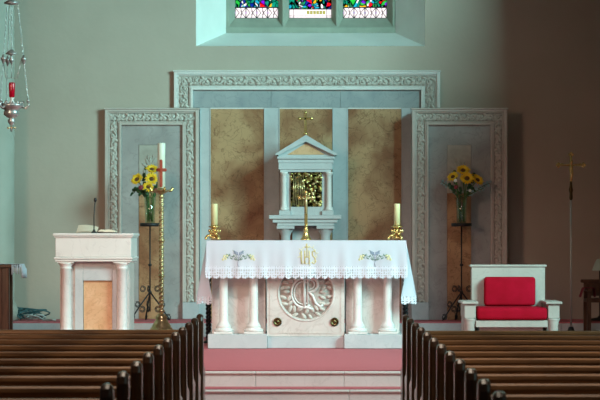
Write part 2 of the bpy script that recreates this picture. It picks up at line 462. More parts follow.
# window: stone frame, two mullions, three leaded lights
gz = wz(18, 25.6)
gx = [(wx(235, 25.6), wx(278.5, 25.6)), (wx(289, 25.6), wx(331.5, 25.6)), (wx(343, 25.6), wx(387, 25.6))]
mb = MB()
ft = WT
fy0, fy1 = 25.505, 25.68
def chamfer_post(xa, xb, xa2, xb2, z0, z1):
    # hexagonal post: outer face xa..xb at glass depth, front nose xa2..xb2
    mb.prism([(xa, 25.62), (xa2, fy0 + .01), (xb2, fy0 + .01), (xb, 25.62), (xb, fy1), (xa, fy1)], z0, z1, axis='z')
chamfer_post(il, gx[0][0], il + .001, il + .03, ib, ft)
chamfer_post(gx[0][1], gx[1][0], (gx[0][1] + gx[1][0]) / 2 - .012, (gx[0][1] + gx[1][0]) / 2 + .012, ib + .05, ft)
chamfer_post(gx[1][1], gx[2][0], (gx[1][1] + gx[2][0]) / 2 - .012, (gx[1][1] + gx[2][0]) / 2 + .012, ib + .05, ft)
chamfer_post(gx[2][1], ir, ir - .03, ir - .001, ib, ft)
mb.prism([(fy0, ib + .001), (fy0, ib + .06), (25.62, gz), (fy1, gz), (fy1, ib + .001)], il, ir, axis='x')
win = struct(mb.build('window_1', M['stone']), 'stone-framed window of three stained glass lights')
for i, (a, b_) in enumerate(gx):
    wz0 = wz(7.5, 25.63) if i != 1 else wz(9, 25.63)
    g = MB().box(a, b_, 25.632, 25.638, gz - .01, ft).build('glass_pane', stained('stained_glass_%d' % i, [1.3, 4.2, 7.9][i], wz0 if True else 0), win)
    g['label'] = ['stained glass pane with amber and green glass over white quarries', 'stained glass pane with green and red glass over a white inscription band', 'stained glass pane with green and violet glass over white quarries'][i]
    lead = MB(); w_ = b_ - a; h_ = wz0 - gz
    lead.box(a, b_, 25.624, 25.631, wz0 - .006, wz0 + .006); lead.box(a, b_, 25.624, 25.631, gz - .004, gz + .004)
    if i != 1:
        n = 4
        for k in range(n + 1):
            x = a + w_ * k / n
            lead.box(x - .005, x + .005, 25.624, 25.631, gz, wz0)
        for k in range(n):
            xa, xb = a + w_ * k / n, a + w_ * (k + 1) / n; xm, zm = (xa + xb) / 2, (gz + wz0) / 2
            for sx in (-1, 1):
                lead.tube([(xm - sx * .5 * (xb - xa), 25.628, zm - .5 * h_), (xm - sx * .12 * (xb - xa), 25.628, zm), (xm - sx * .5 * (xb - xa), 25.628, zm + .5 * h_)], .0055, 4)
                lead.tube([(xm, 25.628, zm + sx * .5 * h_), (xm + .12 * (xb - xa), 25.628, zm), (xm, 25.628, zm + sx * .2 * h_)], .0045, 4)
    else:
        for k in (0, 1, 8, 9): lead.box(a + w_ * k / 9 - .003, a + w_ * k / 9 + .003, 25.624, 25.631, gz, wz0)
        lead.box(a, b_, 25.624, 25.631, gz + .25 * h_ - .002, gz + .25 * h_ + .002)
    for k in range(1, 9):                                       # saddle bars further up
        z = wz0 + .33 * k
        lead.box(a, b_, 25.624, 25.631, z - .005, z + .005)
    lead.build('leading', M['lead'], g)
    # small coloured insets in the white band
    ins = MB()
    if i == 1:
        for k in range(6):
            xa = a + w_ * (.42 + .075 * k); zc = gz + .6 * h_
            ins.box(xa, xa + .028, 25.622, 25.6235, zc - .018, zc + .02)
        ins.build('amber_inset', mat('amber_glass', (.80, .48, .12), None, rough=.3), g)
    else:
        for k in range(5):
            xa = a + w_ * k / 4
            ins.box(max(a, xa - .012), min(b_, xa + .012), 25.622, 25.6235, gz + .42 * h_, gz + .60 * h_)
        ins.build('mauve_inset', mat('mauve_glass', (.70, .40, .66), None, rough=.3), g)

# sanctuary side walls, an added light-blocking stub and the round shaft in the left corner
mb = MB()
mb.prism([(3.05, 22.0), (3.9, 22.0), (3.9, 24.998), (3.24, 24.998)], 0, 9.0, axis='z')
mb.prism([(2.85, 21.1), (3.9, 21.1), (3.9, 21.999), (3.05, 21.999)], 0, 3.8, axis='z')  # low stub out of view, added to shade the right side panel
struct(mb.build('wall_right_and_shade_stub', M['wall']))
struct(MB().box(-4.3, -3.9, 22.5, 24.998, 0, 9.0).build('wall_left', M['wall']))
mb = MB()
cxl = wx(13.5, 24.55) - .30
mb.lathe([(.34, PRED + .004), (.34, PRED + .12), (.30, PRED + .2), (.30, 8.8)], (cxl, 24.6, 0), 40)
struct(mb.build('corner_shaft', M['shaft']), 'pale round wall shaft at the left edge')

# ------------------------------------------------------------------ carved ornament
def vine(mb, p0, p1, up, w, y, phase=0):
    """scrolling vine relief from p0 to p1 (x, z), band half-direction up, width w, in the plane Y = y"""
    p0, p1, up = Vector(p0), Vector(p1), Vector(up)
    L = (p1 - p0).length; d = (p1 - p0) / L
    n = max(2, round(L / (w * 1.05))); st = L / n
    P = lambda s, t, dy=0: (p0.x + d.x * s + up.x * t, y - dy, p0.y + d.y * s + up.y * t)
    path = [P(L * i / (n * 8), .30 * w * math.sin(PI * i / 8 + phase), .004) for i in range(n * 8 + 1)]
    mb.tube(path, .010, 5)
    for k in range(n):
        sg = 1 if (k + (0 if phase == 0 else 1)) % 2 == 0 else -1
        c = (k + .5) * st
        cur = []
        for q in range(13):
            a = q / 12 * 2.6 * PI; rr = (.30 - .20 * q / 12) * w
            cur.append(P(c + rr * math.cos(a + PI / 2), sg * (-.10 * w + rr * math.sin(a + PI / 2)), .006))
        mb.tube(cur, [.010 - .003 * q / 12 for q in range(13)], 5)
        mb.ball(P(c, -sg * .08 * w, .008), .018, 1, .8, 1, 7, 5)
        for q in range(3):
            a = sg * (.5 + q * .75) + (0 if q else .2) + R.uniform(-.25, .25)
            rr = .34 * w
            ce = P(c + st * .42 * (1 if q % 2 else -1) + R.uniform(-.01, .01), sg * (.26 - .2 * q) * w, .004)
            rot = Matrix.Rotation(a, 3, 'Y')
            mb.ball(ce, .024, 1.35, .5, .62, 7, 4, rot)
    return mb


def frame_profile(mb, x0, x1, z0, z1, y, rows):
    """three-sided moulded frame (left, top, right). rows: (inset_from, inset_to, projection)"""
    for a, b_, pr in rows:
        mb.box(x0 + a, x0 + b_, y - pr, y + .022, z0, z1 - a, .003)
        mb.box(x1 - b_, x1 - a, y - pr, y + .022, z0, z1 - a, .003)
        mb.box(x0 + b_, x1 - b_, y - pr, y + .022, z1 - b_, z1 - a, .003)


# --- the great central reredos
RY = 24.972
x0, x1 = wx(174, RY), wx(440, RY); zt = wz(71, RY); px = RY / F
rer = thing('reredos', 'wide central carved marble reredos with three brown panels behind the tabernacle', 'altarpiece', (0, 24.9, PRED))
mb = MB()
frame_profile(mb, x0, x1, 2.884, zt, RY, [(0, 3.2 * px, .035), (3.2 * px, 4.6 * px, .015), (15.2 * px, 16.4 * px, .018), (16.4 * px, 19 * px, .03)])
mb.box(x0 - .010, x1 + .010, RY - .05, RY + .022, zt - .012, zt + .004, .004)
mb.build('moulding', M['white_marble'], rer)
mb = MB()
frame_profile(mb, x0, x1, 2.884, zt, RY, [(4.6 * px, 15.2 * px, .002)])
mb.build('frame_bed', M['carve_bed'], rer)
mb = MB(); w = 10.6 * px; cc = 9.9 * px
vine(mb, (x0 + 5 * px, zt - cc), (x1 - 5 * px, zt - cc), (0, 1), w, RY - .004)
for sx, xx in ((1, x0 + cc), (-1, x1 - cc)): vine(mb, (xx, 2.894), (xx, zt - 12 * px), (1, 0), w, RY - .004)
mb.build('vine_carving', M['carving'], rer)
# field of pale marble slabs around the brown panels
mb = MB(); FY = 24.984
fz = zt - 19 * px
pz = wz(108, FY)                                    # top of the brown panels
pan = [(wx(210, FY), wx(264.5, FY)), (wx(279, FY), wx(333, FY)), (wx(347.5, FY), wx(402, FY))]
cuts = [x0 + 19 * px, wx(271, FY), wx(340.5, FY), x1 - 19 * px]
mb = MB()
for a, b_ in zip(cuts, cuts[1:]): mb.box(a + .001, b_ - .001, FY, 24.997, pz + .004, fz - .001, .0015)
mb.build('lintel_slab', M['grey_marble'], rer)
edges = [wx(200.2, FY), pan[0][0], pan[0][1], pan[1][0], pan[1][1], pan[2][0], pan[2][1], wx(411.2, FY)]
mb = MB()
for a, b_ in ((edges[0], edges[1]), (edges[2], edges[3]), (edges[4], edges[5]), (edges[6], edges[7])):
    mb.box(a, b_, FY, 24.997, PRED + .003, pz + .003, .002)
    for xx in (a, b_):
        mb.box(xx - .006, xx + .006, FY - .006, FY, PRED + .003, pz + .003, .002)
mb.build('pilaster', M['dove_marble'], rer)
for i, (a, b_) in enumerate(pan):
    p = MB()
    p.box(a + .007, b_ - .007, FY + .005, 24.997, PRED + .003, pz, .001)
    o = p.build('marble_panel', M['tan_marble'], rer, loc=((a + b_) / 2, FY, 1.8))
    o['label'] = ['brown veined marble panel left of the tabernacle', 'brown veined marble panel behind the tabernacle', 'brown veined marble panel right of the tabernacle'][i]
    MB().box(a + .007, b_ - .007, FY + .0005, FY + .0045, pz - .01, pz + .0035).build('panel_edge', M['white_marble'], o)
    MB().box(a + .007, b_ - .007, FY + .0042, FY + .0055, wz(206, FY) - .003, wz(206, FY) + .003).build('panel_joint', M['tan_marble'], o)

# --- the two lower side panels
def side_panel(pl, pr, ptop, strip, label, gl):
    Y = gl; px = Y / F
    x0, x1, zt = wx(pl, Y), wx(pr, Y), wz(ptop, Y)
    pz0 = wz(302, Y)
    t = thing('carved_side_panel', label, 'altarpiece', ((x0 + x1) / 2, Y + .1, PRED), 'lower carved panels flanking the central reredos')
    mb = MB(); z0 = pz0
    frame_profile(mb, x0, x1, z0, zt, Y, [(0, 3.4 * px, .035), (3.4 * px, 4.8 * px, .015), (13.0 * px, 14.3 * px, .018), (14.3 * px, 16.5 * px, .03)])
    mb.box(x0 - .010, x1 + .010, Y - .05, Y + .022, zt - .012, zt + .004, .004)
    mb.build('moulding', M['frame_stone'], t)
    mb = MB(); frame_profile(mb, x0, x1, z0, zt, Y, [(4.8 * px, 13.0 * px, .002)])
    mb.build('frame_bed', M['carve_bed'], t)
    mb = MB(); w = 8.4 * px; cc = 8.9 * px
    vine(mb, (x0 + 5 * px, zt - cc), (x1 - 5 * px, zt - cc), (0, 1), w, Y - .004)
    for xx in (x0 + cc, x1 - cc): vine(mb, (xx, z0 + .01), (xx, zt - 14 * px), (1, 0), w, Y - .004)
    mb.build('vine_carving', M['carving'], t)
    for a, b_ in ((x0, x0 + 15.5 * px), (x1 - 15.5 * px, x1)):
        MB().box(a - .01, b_ + .01, Y - .055, Y + .022, PRED + .003, pz0 - .002, .005).build('plinth', M['dove_marble'], t)
    sl, sr = wx(strip[0], Y + .02), wx(strip[1], Y + .02)
    ztop = wz(strip[2], Y); zm = wz(strip[3], Y)
    mb = MB()
    mb.box(x0 + 16.5 * px, sl - .002, Y + .008, Y + .022, PRED + .003, zt - 16.5 * px, .001)
    mb.box(sr + .002, x1 - 16.5 * px, Y + .008, Y + .022, PRED + .003, zt - 16.5 * px, .001)
    mb.box(sl - .002, sr + .002, Y + .008, Y + .022, ztop + .002, zt - 16.5 * px, .001)
    mb.build('marble_field', M['field_marble'], t)
    mb = MB().box(sl, sr, Y + .001, Y + .022, PRED + .003, zm - .002, .003)
    mb.build('brown_marble_strip', M['tan_marble'], t)
    mb = MB().box(sl, sr, Y + .001, Y + .022, zm, ztop, .003)
    o = mb.build('carved_block', M['block_stone'], t)
    if gl < 24.8:
        MB().box(x0 + .004, x1 - .004, Y + .023, 24.93, PRED + .003, zt - .02).build('core', M['grey_marble'], t)
    mb = MB(); cx_, cz_ = (sl + sr) / 2, (zm + ztop) / 2
    for k in range(5):                      # upright acanthus spray
        a = -1.0 + .5 * k
        rot = Matrix.Rotation(a, 3, 'Y')
        mb.ball((cx_ + math.sin(a) * .06, Y + .002, cz_ - .05 + math.cos(a) * .09), .055, .32, .2, 1, 8, 6, rot)
    for s_ in (-1, 1):
        mb.tube([(cx_ + s_ * (.02 + .05 * math.sin(q / 9 * 5)), Y + .001, cz_ - .15 + .26 * q / 9) for q in range(10)], .008, 6)
    mb.build('leaf_carving', M['block_stone'], o)
    return t


side_panel(105, 199, 108.5, (139, 162, 145, 186), 'carved marble side panel behind the tall paschal candle, left of the altar', 24.94)
side_panel(412, 507, 108.5, (447, 471, 145, 193), 'carved marble side panel behind the red cushioned seat, right of the altar', 24.64)

# ------------------------------------------------------------------ tabernacle
TY = 24.40; tp = TY / F
T = lambda px_: wx(px_, TY)
Z = lambda py_: wz(py_, TY)
tab = thing('tabernacle', 'small pale marble tabernacle shaped like a temple with a gilded door', 'tabernacle', (T(306), 24.55, PRED))
mb = MB()
mb.box(T(280), T(331), 24.45, 24.94, Z(213.5), Z(164), .003)
mb.build('body', M['dove_marble'], tab)
mb = MB()
mb.box(T(278.5), T(332.5), TY - .005, 24.94, Z(169.5), Z(163), .002)
mb.box(T(280), T(331), TY + .005, 24.94, Z(172), Z(169.6), .002)
mb.box(T(278), T(333.5), TY - .01, 24.94, Z(162.9), Z(159.2), .003)
mb.box(T(277), T(334.5), TY - .03, 24.94, Z(159.1), Z(156.5), .004)
mb.build('entablature', M['dove_marble'], tab)
mb = MB()
apex = (T(306), Z(135)); L_ = (T(275.5), Z(155)); R_ = (T(337), Z(155))
th = 4.6 * tp
mb.prism([L_, (L_[0] - .001, L_[1] + .012), (apex[0], apex[1]), (R_[0] + .001, R_[1] + .012), R_, (R_[0] - .035, R_[1]), (apex[0], apex[1] - th * 1.45), (L_[0] + .035, L_[1])], TY - .045, 24.94)
mb.prism([(L_[0] + .03, Z(156.4)), (L_[0] + .03, Z(154.2)), (apex[0], apex[1] - th * 1.3), (R_[0] - .03, Z(154.2)), (R_[0] - .03, Z(156.4))], TY + .012, 24.94)
o = mb.build('pediment', M['dove_marble'], tab)
mb = MB().prism([(T(287.5), Z(154.6)), (T(306), Z(143.2)), (T(325), Z(154.6))], TY + .004, TY + .02)
mb.build('pediment_inlay', M['gold_marble'], o)
for cxp in (284, 329):
    mb = MB()
    r = 2.8 * tp
    mb.lathe([(r * 1.5, Z(210.5)), (r * 1.5, Z(209)), (r * 1.35, Z(208)), (r * 1.05, Z(206.8)), (r, Z(205)), (r * .92, Z(176)), (r * 1.05, Z(175.3)), (r * 1.3, Z(174)), (r * 1.5, Z(173)), (r * 1.5, Z(172.1))], (T(cxp), TY + .025, 0), 20)
    mb.build('column', M['white_marble'], tab)
mb = MB()
for a, b_ in ((279, 290.5), (322, 333.5)):
    mb.box(T(a), T(b_), TY - .015, 24.94, Z(215), Z(210.6), .003)
mb.box(T(290.6), T(321.9), TY + .03, 24.94, Z(215), Z(206.8), .002)
mb.box(T(269), T(341), TY - .06, 24.94, Z(219), Z(215.1), .004)
mb.box(T(272.5), T(337.5), TY - .035, 24.94, Z(222.8), Z(219.1), .004)
mb.box(T(277), T(334), TY - .02, 24.94, Z(225.8), Z(222.9), .003)
mb.build('base_shelf', M['dove_marble'], tab)
for cxp in (285.5, 325.5):
    mb = MB(); r = 5 * tp
    mb.box(T(cxp - 9), T(cxp + 9), TY - .03, TY + .16, Z(229), Z(225.9), .004)
    mb.lathe([(r * 1.6, PRED + .004), (r * 1.6, PRED + .08), (r * 1.1, PRED + .12), (r, PRED + .16), (r * .92, Z(236)), (r * 1.1, Z(233.5)), (r * 1.5, Z(230)), (r * 1.6, Z(229.1))], (T(cxp), TY + .065, 0), 24)
    mb.build('support_column', M['dove_marble'], tab)
MB().box(T(292), T(320), TY + .2, 24.94, PRED + .004, Z(226), .003).build('back_slab', M['dove_marble'], tab)
mb = MB().box(T(290.5), T(322), TY + .025, TY + .045, Z(206.6), Z(171.8), .004)
door = mb.build('door', M['gilt'], tab, loc=(T(306), TY + .03, Z(190)))
door['label'] = 'gilded embossed door'
mb = MB(); dy = TY + .018
def DP(u, v_): return (T(290.5) + (T(322) - T(290.5)) * u, dy, Z(206.6) + (Z(171.8) - Z(206.6)) * v_)
for k in range(7):                                          # vine of gilt leaves over the right half, straight stems at left
    mb.tube([DP(.08 + .055 * k, .03), DP(.08 + .055 * k + .02, .5), DP(.10 + .05 * k, .93 - .05 * (k % 3))], .0045, 5)
for k in range(22):
    u, v_ = R.uniform(.38, .94), R.uniform(.06, .94)
    mb.ball(DP(u, v_), R.uniform(.010, .018), 1.3, .5, .8, 7, 4, Matrix.Rotation(R.uniform(0, PI), 3, 'Y'))
mb.build('embossed_vine', M['old_brass'], door)
# small brass cross on the pediment
def latin_cross(mb, cx, cy, z0, z1, half, zc, t, flare=1.5):
    mb.box(cx - t, cx + t, cy - t * .7, cy + t * .7, z0, z1, t * .3)
    mb.box(cx - half, cx + half, cy - t * .7, cy + t * .7, zc - t, zc + t, t * .3)
    for p in ((cx - half, zc), (cx + half, zc), (cx, z1)):
        mb.ball((p[0], cy, p[1]), t * flare, 1, .7, 1, 8, 6)
cr = MB(); latin_cross(cr, T(305.5), TY + .03, Z(134.6) + .012, Z(112.5), 6 * tp, Z(118.5), .012)
cr.lathe([(.03, 0), (.03, .01), (.016, .02)], (T(305.5), TY + .03, Z(134.6) + .002), 14)
tag(cr.build('small_cross', M['brass']), 'small brass cross on the peak of the tabernacle roof', 'cross')

# ------------------------------------------------------------------ altar
AY = 21.60; A = lambda p: wx(p, AY)
ac = -.012
alt = thing('altar', 'pale marble altar on paired columns under a white cloth', 'altar', (ac, 22.0, PLAT))
ATOP = 1.487
mb = MB().box(ac - .888, ac + .888, 21.56, 22.36, 1.36, ATOP, .006)
mb.build('table_slab', M['white_marble'], alt)
zp = wz(334.2, AY)
for sg in (-1, 1):
    a, b_ = sorted((ac + sg * .350, ac + sg * .895))
    mb = MB()
    mb.box(a, b_, AY - .03, 22.3, PLAT + .002, zp, .005)
    mb.build('column_plinth', M['dove_marble'], alt)
    mb = MB()
    a2, b2 = sorted((ac + sg * .37, ac + sg * .865))
    mb.box(a2, b2, AY + .17, 22.25, zp + .001, 1.359, .003)
    mb.build('side_panel', M['pink_marble'], alt)
    for off in (.477, .753):
        mb = MB(); r = .041
        mb.box(ac + sg * off - .088, ac + sg * off + .088, AY - .02, AY + .156, zp + .001, zp + .022, .003)
        mb.lathe([(.084, zp + .0225), (.088, zp + .033), (.084, zp + .045), (.066, zp + .05), (.062, zp + .06), (.068, zp + .068), (.062, zp + .08), (.052, zp + .095), (r, zp + .12), (r * .92, 1.27), (r * 1.1, 1.285), (r * 1.1, 1.295), (r * 1.5, 1.33), (r * 1.6, 1.335), (r * 1.6, 1.358)], (ac + sg * off, AY + .068, 0), 28)
        mb.build('column', M['white_marble'], alt)
# centre panel with the round relief
mb = MB()
mb.box(ac - .349, ac + .349, AY + .06, 22.2, PLAT + .002, wz(337, AY), .003)
mb.build('centre_base', M['dove_marble'], alt)
mb = MB(); za, zb = wz(336.8, AY), 1.359; dz = wz(293.3, AY); dr = .257; dx = -.009; ya = AY + .085
xa, xb = ac - .355, ac + .355
N = 48
ring = [(dx + dr * math.cos(2 * PI * k / N), dz + dr * math.sin(2 * PI * k / N)) for k in range(N)]
def edge_pt(k):
    c, s_ = math.cos(2 * PI * k / N), math.sin(2 * PI * k / N)
    tx = ((xb - dx) / c if c > 0 else (xa - dx) / c) if abs(c) > 1e-6 else 1e9
    tz = ((zb - dz) / s_ if s_ > 0 else (za - dz) / s_) if abs(s_) > 1e-6 else 1e9
    t_ = min(tx, tz); return (dx + c * t_, dz + s_ * t_)
outer = [edge_pt(k) for k in range(N)]
corner = [(xb, zb), (xa, zb), (xa, za), (xb, za)]
vs = [(x, ya, z) for x, z in ring] + [(x, ya, z) for x, z in outer]
fs = [(k, N + k, N + (k + 1) % N, (k + 1) % N) for k in range(N)]
for q in corner:                                          # fill the four corners
    kk = min(range(N), key=lambda k: 0 if False else (abs(math.atan2(q[1] - dz, q[0] - dx) % (2 * PI) - 2 * PI * (k + .5) / N)))
    vs.append((q[0], ya, q[1])); fs.append((N + kk, len(vs) - 1, N + (kk + 1) % N))
b0 = len(vs); vs += [(dx + (dr - .02) * math.cos(2 * PI * k / N), ya + .035, dz + (dr - .02) * math.sin(2 * PI * k / N)) for k in range(N)]
fs += [(k, (k + 1) % N, b0 + (k + 1) % N, b0 + k) for k in range(N)]
mb.add(vs, [tuple(reversed(f)) for f in fs])
mb.box(xa, xa + .02, ya + .0005, 22.2, za, zb); mb.box(xb - .02, xb, ya + .0005, 22.2, za, zb)
mb.box(xa + .02, xb - .02, ya + .04, ya + .06, za, zb)
mb.tube([(x, ya, z) for x, z in ring], .009, 6, closed=True)
for fx in (xa + .03, xb - .03): mb.box(fx - .004, fx + .004, ya - .006, ya + .001, za + .03, zb)
mb.box(xa + .03, xb - .03, ya - .006, ya + .001, za + .026, za + .034)
cp = mb.build('centre_panel', M['pink_marble'], alt)
mb = MB().lathe([(dr - .018, 0), (dr - .018, .004)], (dx, ya + .034, dz), 48, Matrix.Rotation(PI / 2, 3, 'X'))
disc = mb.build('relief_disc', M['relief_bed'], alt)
mb = MB()
def DQ(u, v_, d=.0): return (dx + u * dr, ya + .022 - d, dz + v_ * dr)
arc = lambda cu, cv, ru, rv, a0, a1, n=16: [DQ(cu + ru * math.cos(math.radians(a0 + (a1 - a0) * i / n)), cv + rv * math.sin(math.radians(a0 + (a1 - a0) * i / n))) for i in range(n + 1)]
# interlaced monogram: a C, an upright and an R
for rr, t in ((1, .011), (.78, .006)):
    mb.tube(arc(-.10, .0, .42 * rr, .52 * rr, 55, 305), t, 6)
mb.tube([DQ(-.06, .66), DQ(-.06, -.50)], .014, 6); mb.tube([DQ(.06, .62), DQ(.06, -.44)], .008, 6)
mb.tube(arc(.06, .30, .36, .28, 90, -90), .013, 6); mb.tube(arc(.06, .30, .24, .18, 90, -90), .006, 6)
mb.tube([DQ(.10, .02), DQ(.24, -.10), DQ(.34, -.36), DQ(.50, -.50), DQ(.60, -.42)], .013, 6)
mb.tube([DQ(-.30, -.58), DQ(-.14, -.50), DQ(.06, -.53), DQ(.26, -.58)], .012, 6)
mb.tube([DQ(-.26, .64), DQ(.16, .64)], .011, 6)
mb.build('monogram', M['white_marble'], disc)
mb = MB()
for k in range(40):
    a = 2 * PI * k / 40 + R.uniform(-.06, .06); rr = (.84 if k % 2 else .66) + R.uniform(-.06, .06)
    mb.ball(DQ(rr * math.cos(a), rr * math.sin(a), -.006), .030, 1.3, .5, .6, 7, 4, Matrix.Rotation(-a + R.uniform(-.8, .8), 3, 'Y'))
mb.build('leaf_wreath', M['carving'], disc)
for p in (277.5, 334.5):
    mb = MB(); c = Vector((wx(p, AY + .08), ya - .001, wz(321.8, AY + .08)))
    rx = Matrix.Rotation(PI / 2, 3, 'X')
    mb.lathe([(.036, 0), (.040, .010), (.034, .018), (.026, .014), (.022, .006), (.014, .008), (.006, .016), (.001, .018)], c, 20, rx, closed=False)
    o = mb.build('bronze_boss', M['bronze'], alt)

# altar cloth
x0c, x1c = wx(206.5, 21.52), wx(406.5, 21.52); yf, yb = 21.535, 22.385; ct = ATOP + .004
zh = wz(270.5, 21.52)                                # hem of the linen at the front (lace below)
zhl = wz(279.2, 21.52)
zs, zsl = wz(297, 21.5), wz(305, 21.5)
def front_pt(u, v_):                                # v 0 at the table edge, 1 at the hem, >1 for lace
    x = x0c + (x1c - x0c) * u
    z = ct - (ct - zh) * v_
    wob = .006 * math.sin(u * 61) + .005 * math.sin(u * 23 + 1) + .003 * math.sin(u * 107)
    y = yf - .008 * min(v_, 1) + wob * v_ ** 1.2
    flare = .012 * v_ * (2 * u - 1)
    return Vector((x + flare, y, z))
def side_pt(s_, v_, sg):
    y = yf - .005 + (yb - yf) * s_
    xe = x0c if sg < 0 else x1c
    amp = .028 + .075 * (v_ ** 1.1) * max(0, math.sin(PI * min(1, s_ * 2.2 + .02))) if s_ < .45 else .02
    fold = .05 * v_ * math.sin(s_ * 19 + .4)
    inn = .105 * max(0, v_ - .45) * max(0, 1 - s_ * 7)
    outw = .090 * v_ * (.5 - .5 * math.cos(s_ * 21)) + .008 * v_ - inn
    z = ct - (ct - zs) * v_
    return Vector((xe + sg * outw, y, z))
mb = MB()
nU = 120
mb.grid(lambda u, v_: front_pt(u, v_), nU, 14)
for sg in (-1, 1): mb.grid(lambda u, v_, sg=sg: side_pt(u, v_, sg), 60, 18)
mb.grid(lambda u, v_: Vector((x0c + (x1c - x0c) * u, yf + (yb - yf) * v_, ct + .0003)), 20, 8)
mb.grid(lambda u, v_: Vector((x0c + (x1c - x0c) * u, yb, ct - .25 * v_)), 20, 4)
cloth = mb.build('altar_cloth', M['linen'])
tag(cloth, 'white lace-edged cloth with gold and green embroidery draped over the altar', 'altar cloth')
def lace(fn, nu, nsc, drop, name='lace_edging'):
    mb = MB(); uv = []
    nv = 6
    for j in range(nv + 1):
        for i in range(nu + 1):
            u = i / nu
            sc = abs(math.sin(PI * u * nsc)) ** .6
            d = (j / nv) * (drop * (.62 + .38 * sc))
            mb.v.append(tuple(fn(u) + Vector((0, -.0015, -d + .002))))
            uv.append((u * nsc * 3.0, d / drop * 3.4))
    for j in range(nv):
        for i in range(nu):
            a = j * (nu + 1) + i
            mb.f.append([a, a + 1, a + nu + 2, a + nu + 1]); mb.sm.append(True)
    return mb.build(name, M['lace'], cloth, uvs=uv)
lace(lambda u: front_pt(u, 1), 336, 28, zh - zhl)
for sg in (-1, 1): lace(lambda u, sg=sg: side_pt(u, 1, sg), 240, 12, zs - zsl)
# inner openwork line of the lace, above the hem
mb = MB(); uv = []
for j in range(2):
    for i in range(nU + 1):
        mb.v.append(tuple(front_pt(i / nU, .985 - .13 * j) + Vector((0, -.0018, 0)))); uv.append((i / nU * 84, 1.2 * j))
for i in range(nU): mb.f.append([i, i + 1, nU + 1 + i + 1, nU + 1 + i]); mb.sm.append(True)
hs = mb.build('openwork_band', M['lace'], cloth, uvs=uv)
# embroidery
def EP(px_, py_):
    x = wx(px_, 21.52); u = (x - x0c) / (x1c - x0c); z = wz(py_, 21.52); v_ = (ct - z) / (ct - zh)
    p = front_pt(u, v_); return Vector((p.x, p.y - .003, p.z))
def stitch(mb, pts, r): mb.tube([EP(*p) for p in pts], r, 5)
for cx_ in (239, 374.5):
    bl = MB()
    for s_ in (-1, 1):
        g, y_ = MB(), MB()
        stitch(g, [(cx_, 260.5), (cx_ + s_ * 4, 256.5), (cx_ + s_ * 8, 256), (cx_ + s_ * 12.5, 254)], .0035)
        stitch(g, [(cx_ + s_ * 1, 258), (cx_ + s_ * 4, 252), (cx_ + s_ * 6, 250)], .0025)
        for k in range(5):
            q = EP(cx_ + s_ * (3 + 2.1 * k), 258.2 - .5 * k - (1.6 if k % 2 else -1.1))
            g.ball(q, .014, 1.3, .12, .5, 7, 4, Matrix.Rotation(s_ * (.9 if k % 2 else -.5), 3, 'Y'))
        for k in range(4):
            q = EP(cx_ + s_ * (11.5 + 1.3 * k), 256.5 + (1.7 if k % 2 else -1.0) + .4 * k)
            y_.ball(q, .012, 1, .14, 1.1, 7, 4)
        for k in range(6):
            q = EP(cx_ + s_ * (1.2 + 1.5 * (k % 3)), 254.5 - 1.6 * (k // 3) - .8 * (k % 3))
            bl.ball(q, .0085, 1, .2, 1, 7, 4)
        for k in range(3): stitch(y_, [(cx_ + s_ * (11.5 + 1.3 * k), 256.5 + (1.7 if k % 2 else -1.0) + .4 * k), (cx_ + s_ * (11.5 + 1.3 * (k + 1)), 256.5 + (1.7 if (k + 1) % 2 else -1.0) + .4 * (k + 1))], .003)
        g.build('leaf_embroidery', M['thread_green'], cloth); y_.build('flower_embroidery', M['thread_yellow'], cloth)
    stitch(bl, [(cx_, 260.5), (cx_ - .5, 264), (cx_ + .3, 267)], .003); stitch(bl, [(cx_ - 4, 253), (cx_, 255), (cx_ + 4, 253)], .003); stitch(bl, [(cx_, 255), (cx_, 260.5)], .003)
    bl.build('grape_embroidery', M['thread_blue'], cloth)
g = MB(); gx0 = 307
for dxp in (-5.5,): stitch(g, [(gx0 + dxp, 251), (gx0 + dxp, 264)], .006)                       # I
for dxp in (-2.2, 2.2): stitch(g, [(gx0 + dxp, 250.5), (gx0 + dxp, 264)], .006)                 # H
stitch(g, [(gx0 - 2.2, 257), (gx0 + 2.2, 257)], .005)
stitch(g, [(gx0, 257), (gx0, 243.5)], .005); stitch(g, [(gx0 - 2.4, 247), (gx0 + 2.4, 247)], .005)   # cross above the H
stitch(g, [(gx0 + 8.4, 252.2), (gx0 + 7, 250.8), (gx0 + 5.2, 251.8), (gx0 + 5.4, 255.2), (gx0 + 8, 258.2), (gx0 + 8.4, 262), (gx0 + 6.6, 263.8), (gx0 + 4.9, 262.4)], .006)  # S
g.build('gold_monogram', M['thread_gold'], cloth)
g = MB()
for k in range(16):
    a = 2 * PI * (k + .5) / 16
    r0, r1 = 8.2, (11.2 if k % 2 else 9.8)
    stitch(g, [(gx0 + 1 + r0 * math.cos(a) * .95, 255 + r0 * math.sin(a)), (gx0 + 1 + r1 * math.cos(a) * .95, 255 + r1 * math.sin(a))], .003)
stitch(g, [(gx0 + 1 + 8.4 * .95 * math.cos(q * PI / 16), 255 + 8.4 * math.sin(q * PI / 16)) for q in range(33)], .0025)
g.build('gold_rays', M['thread_yellow'], cloth)

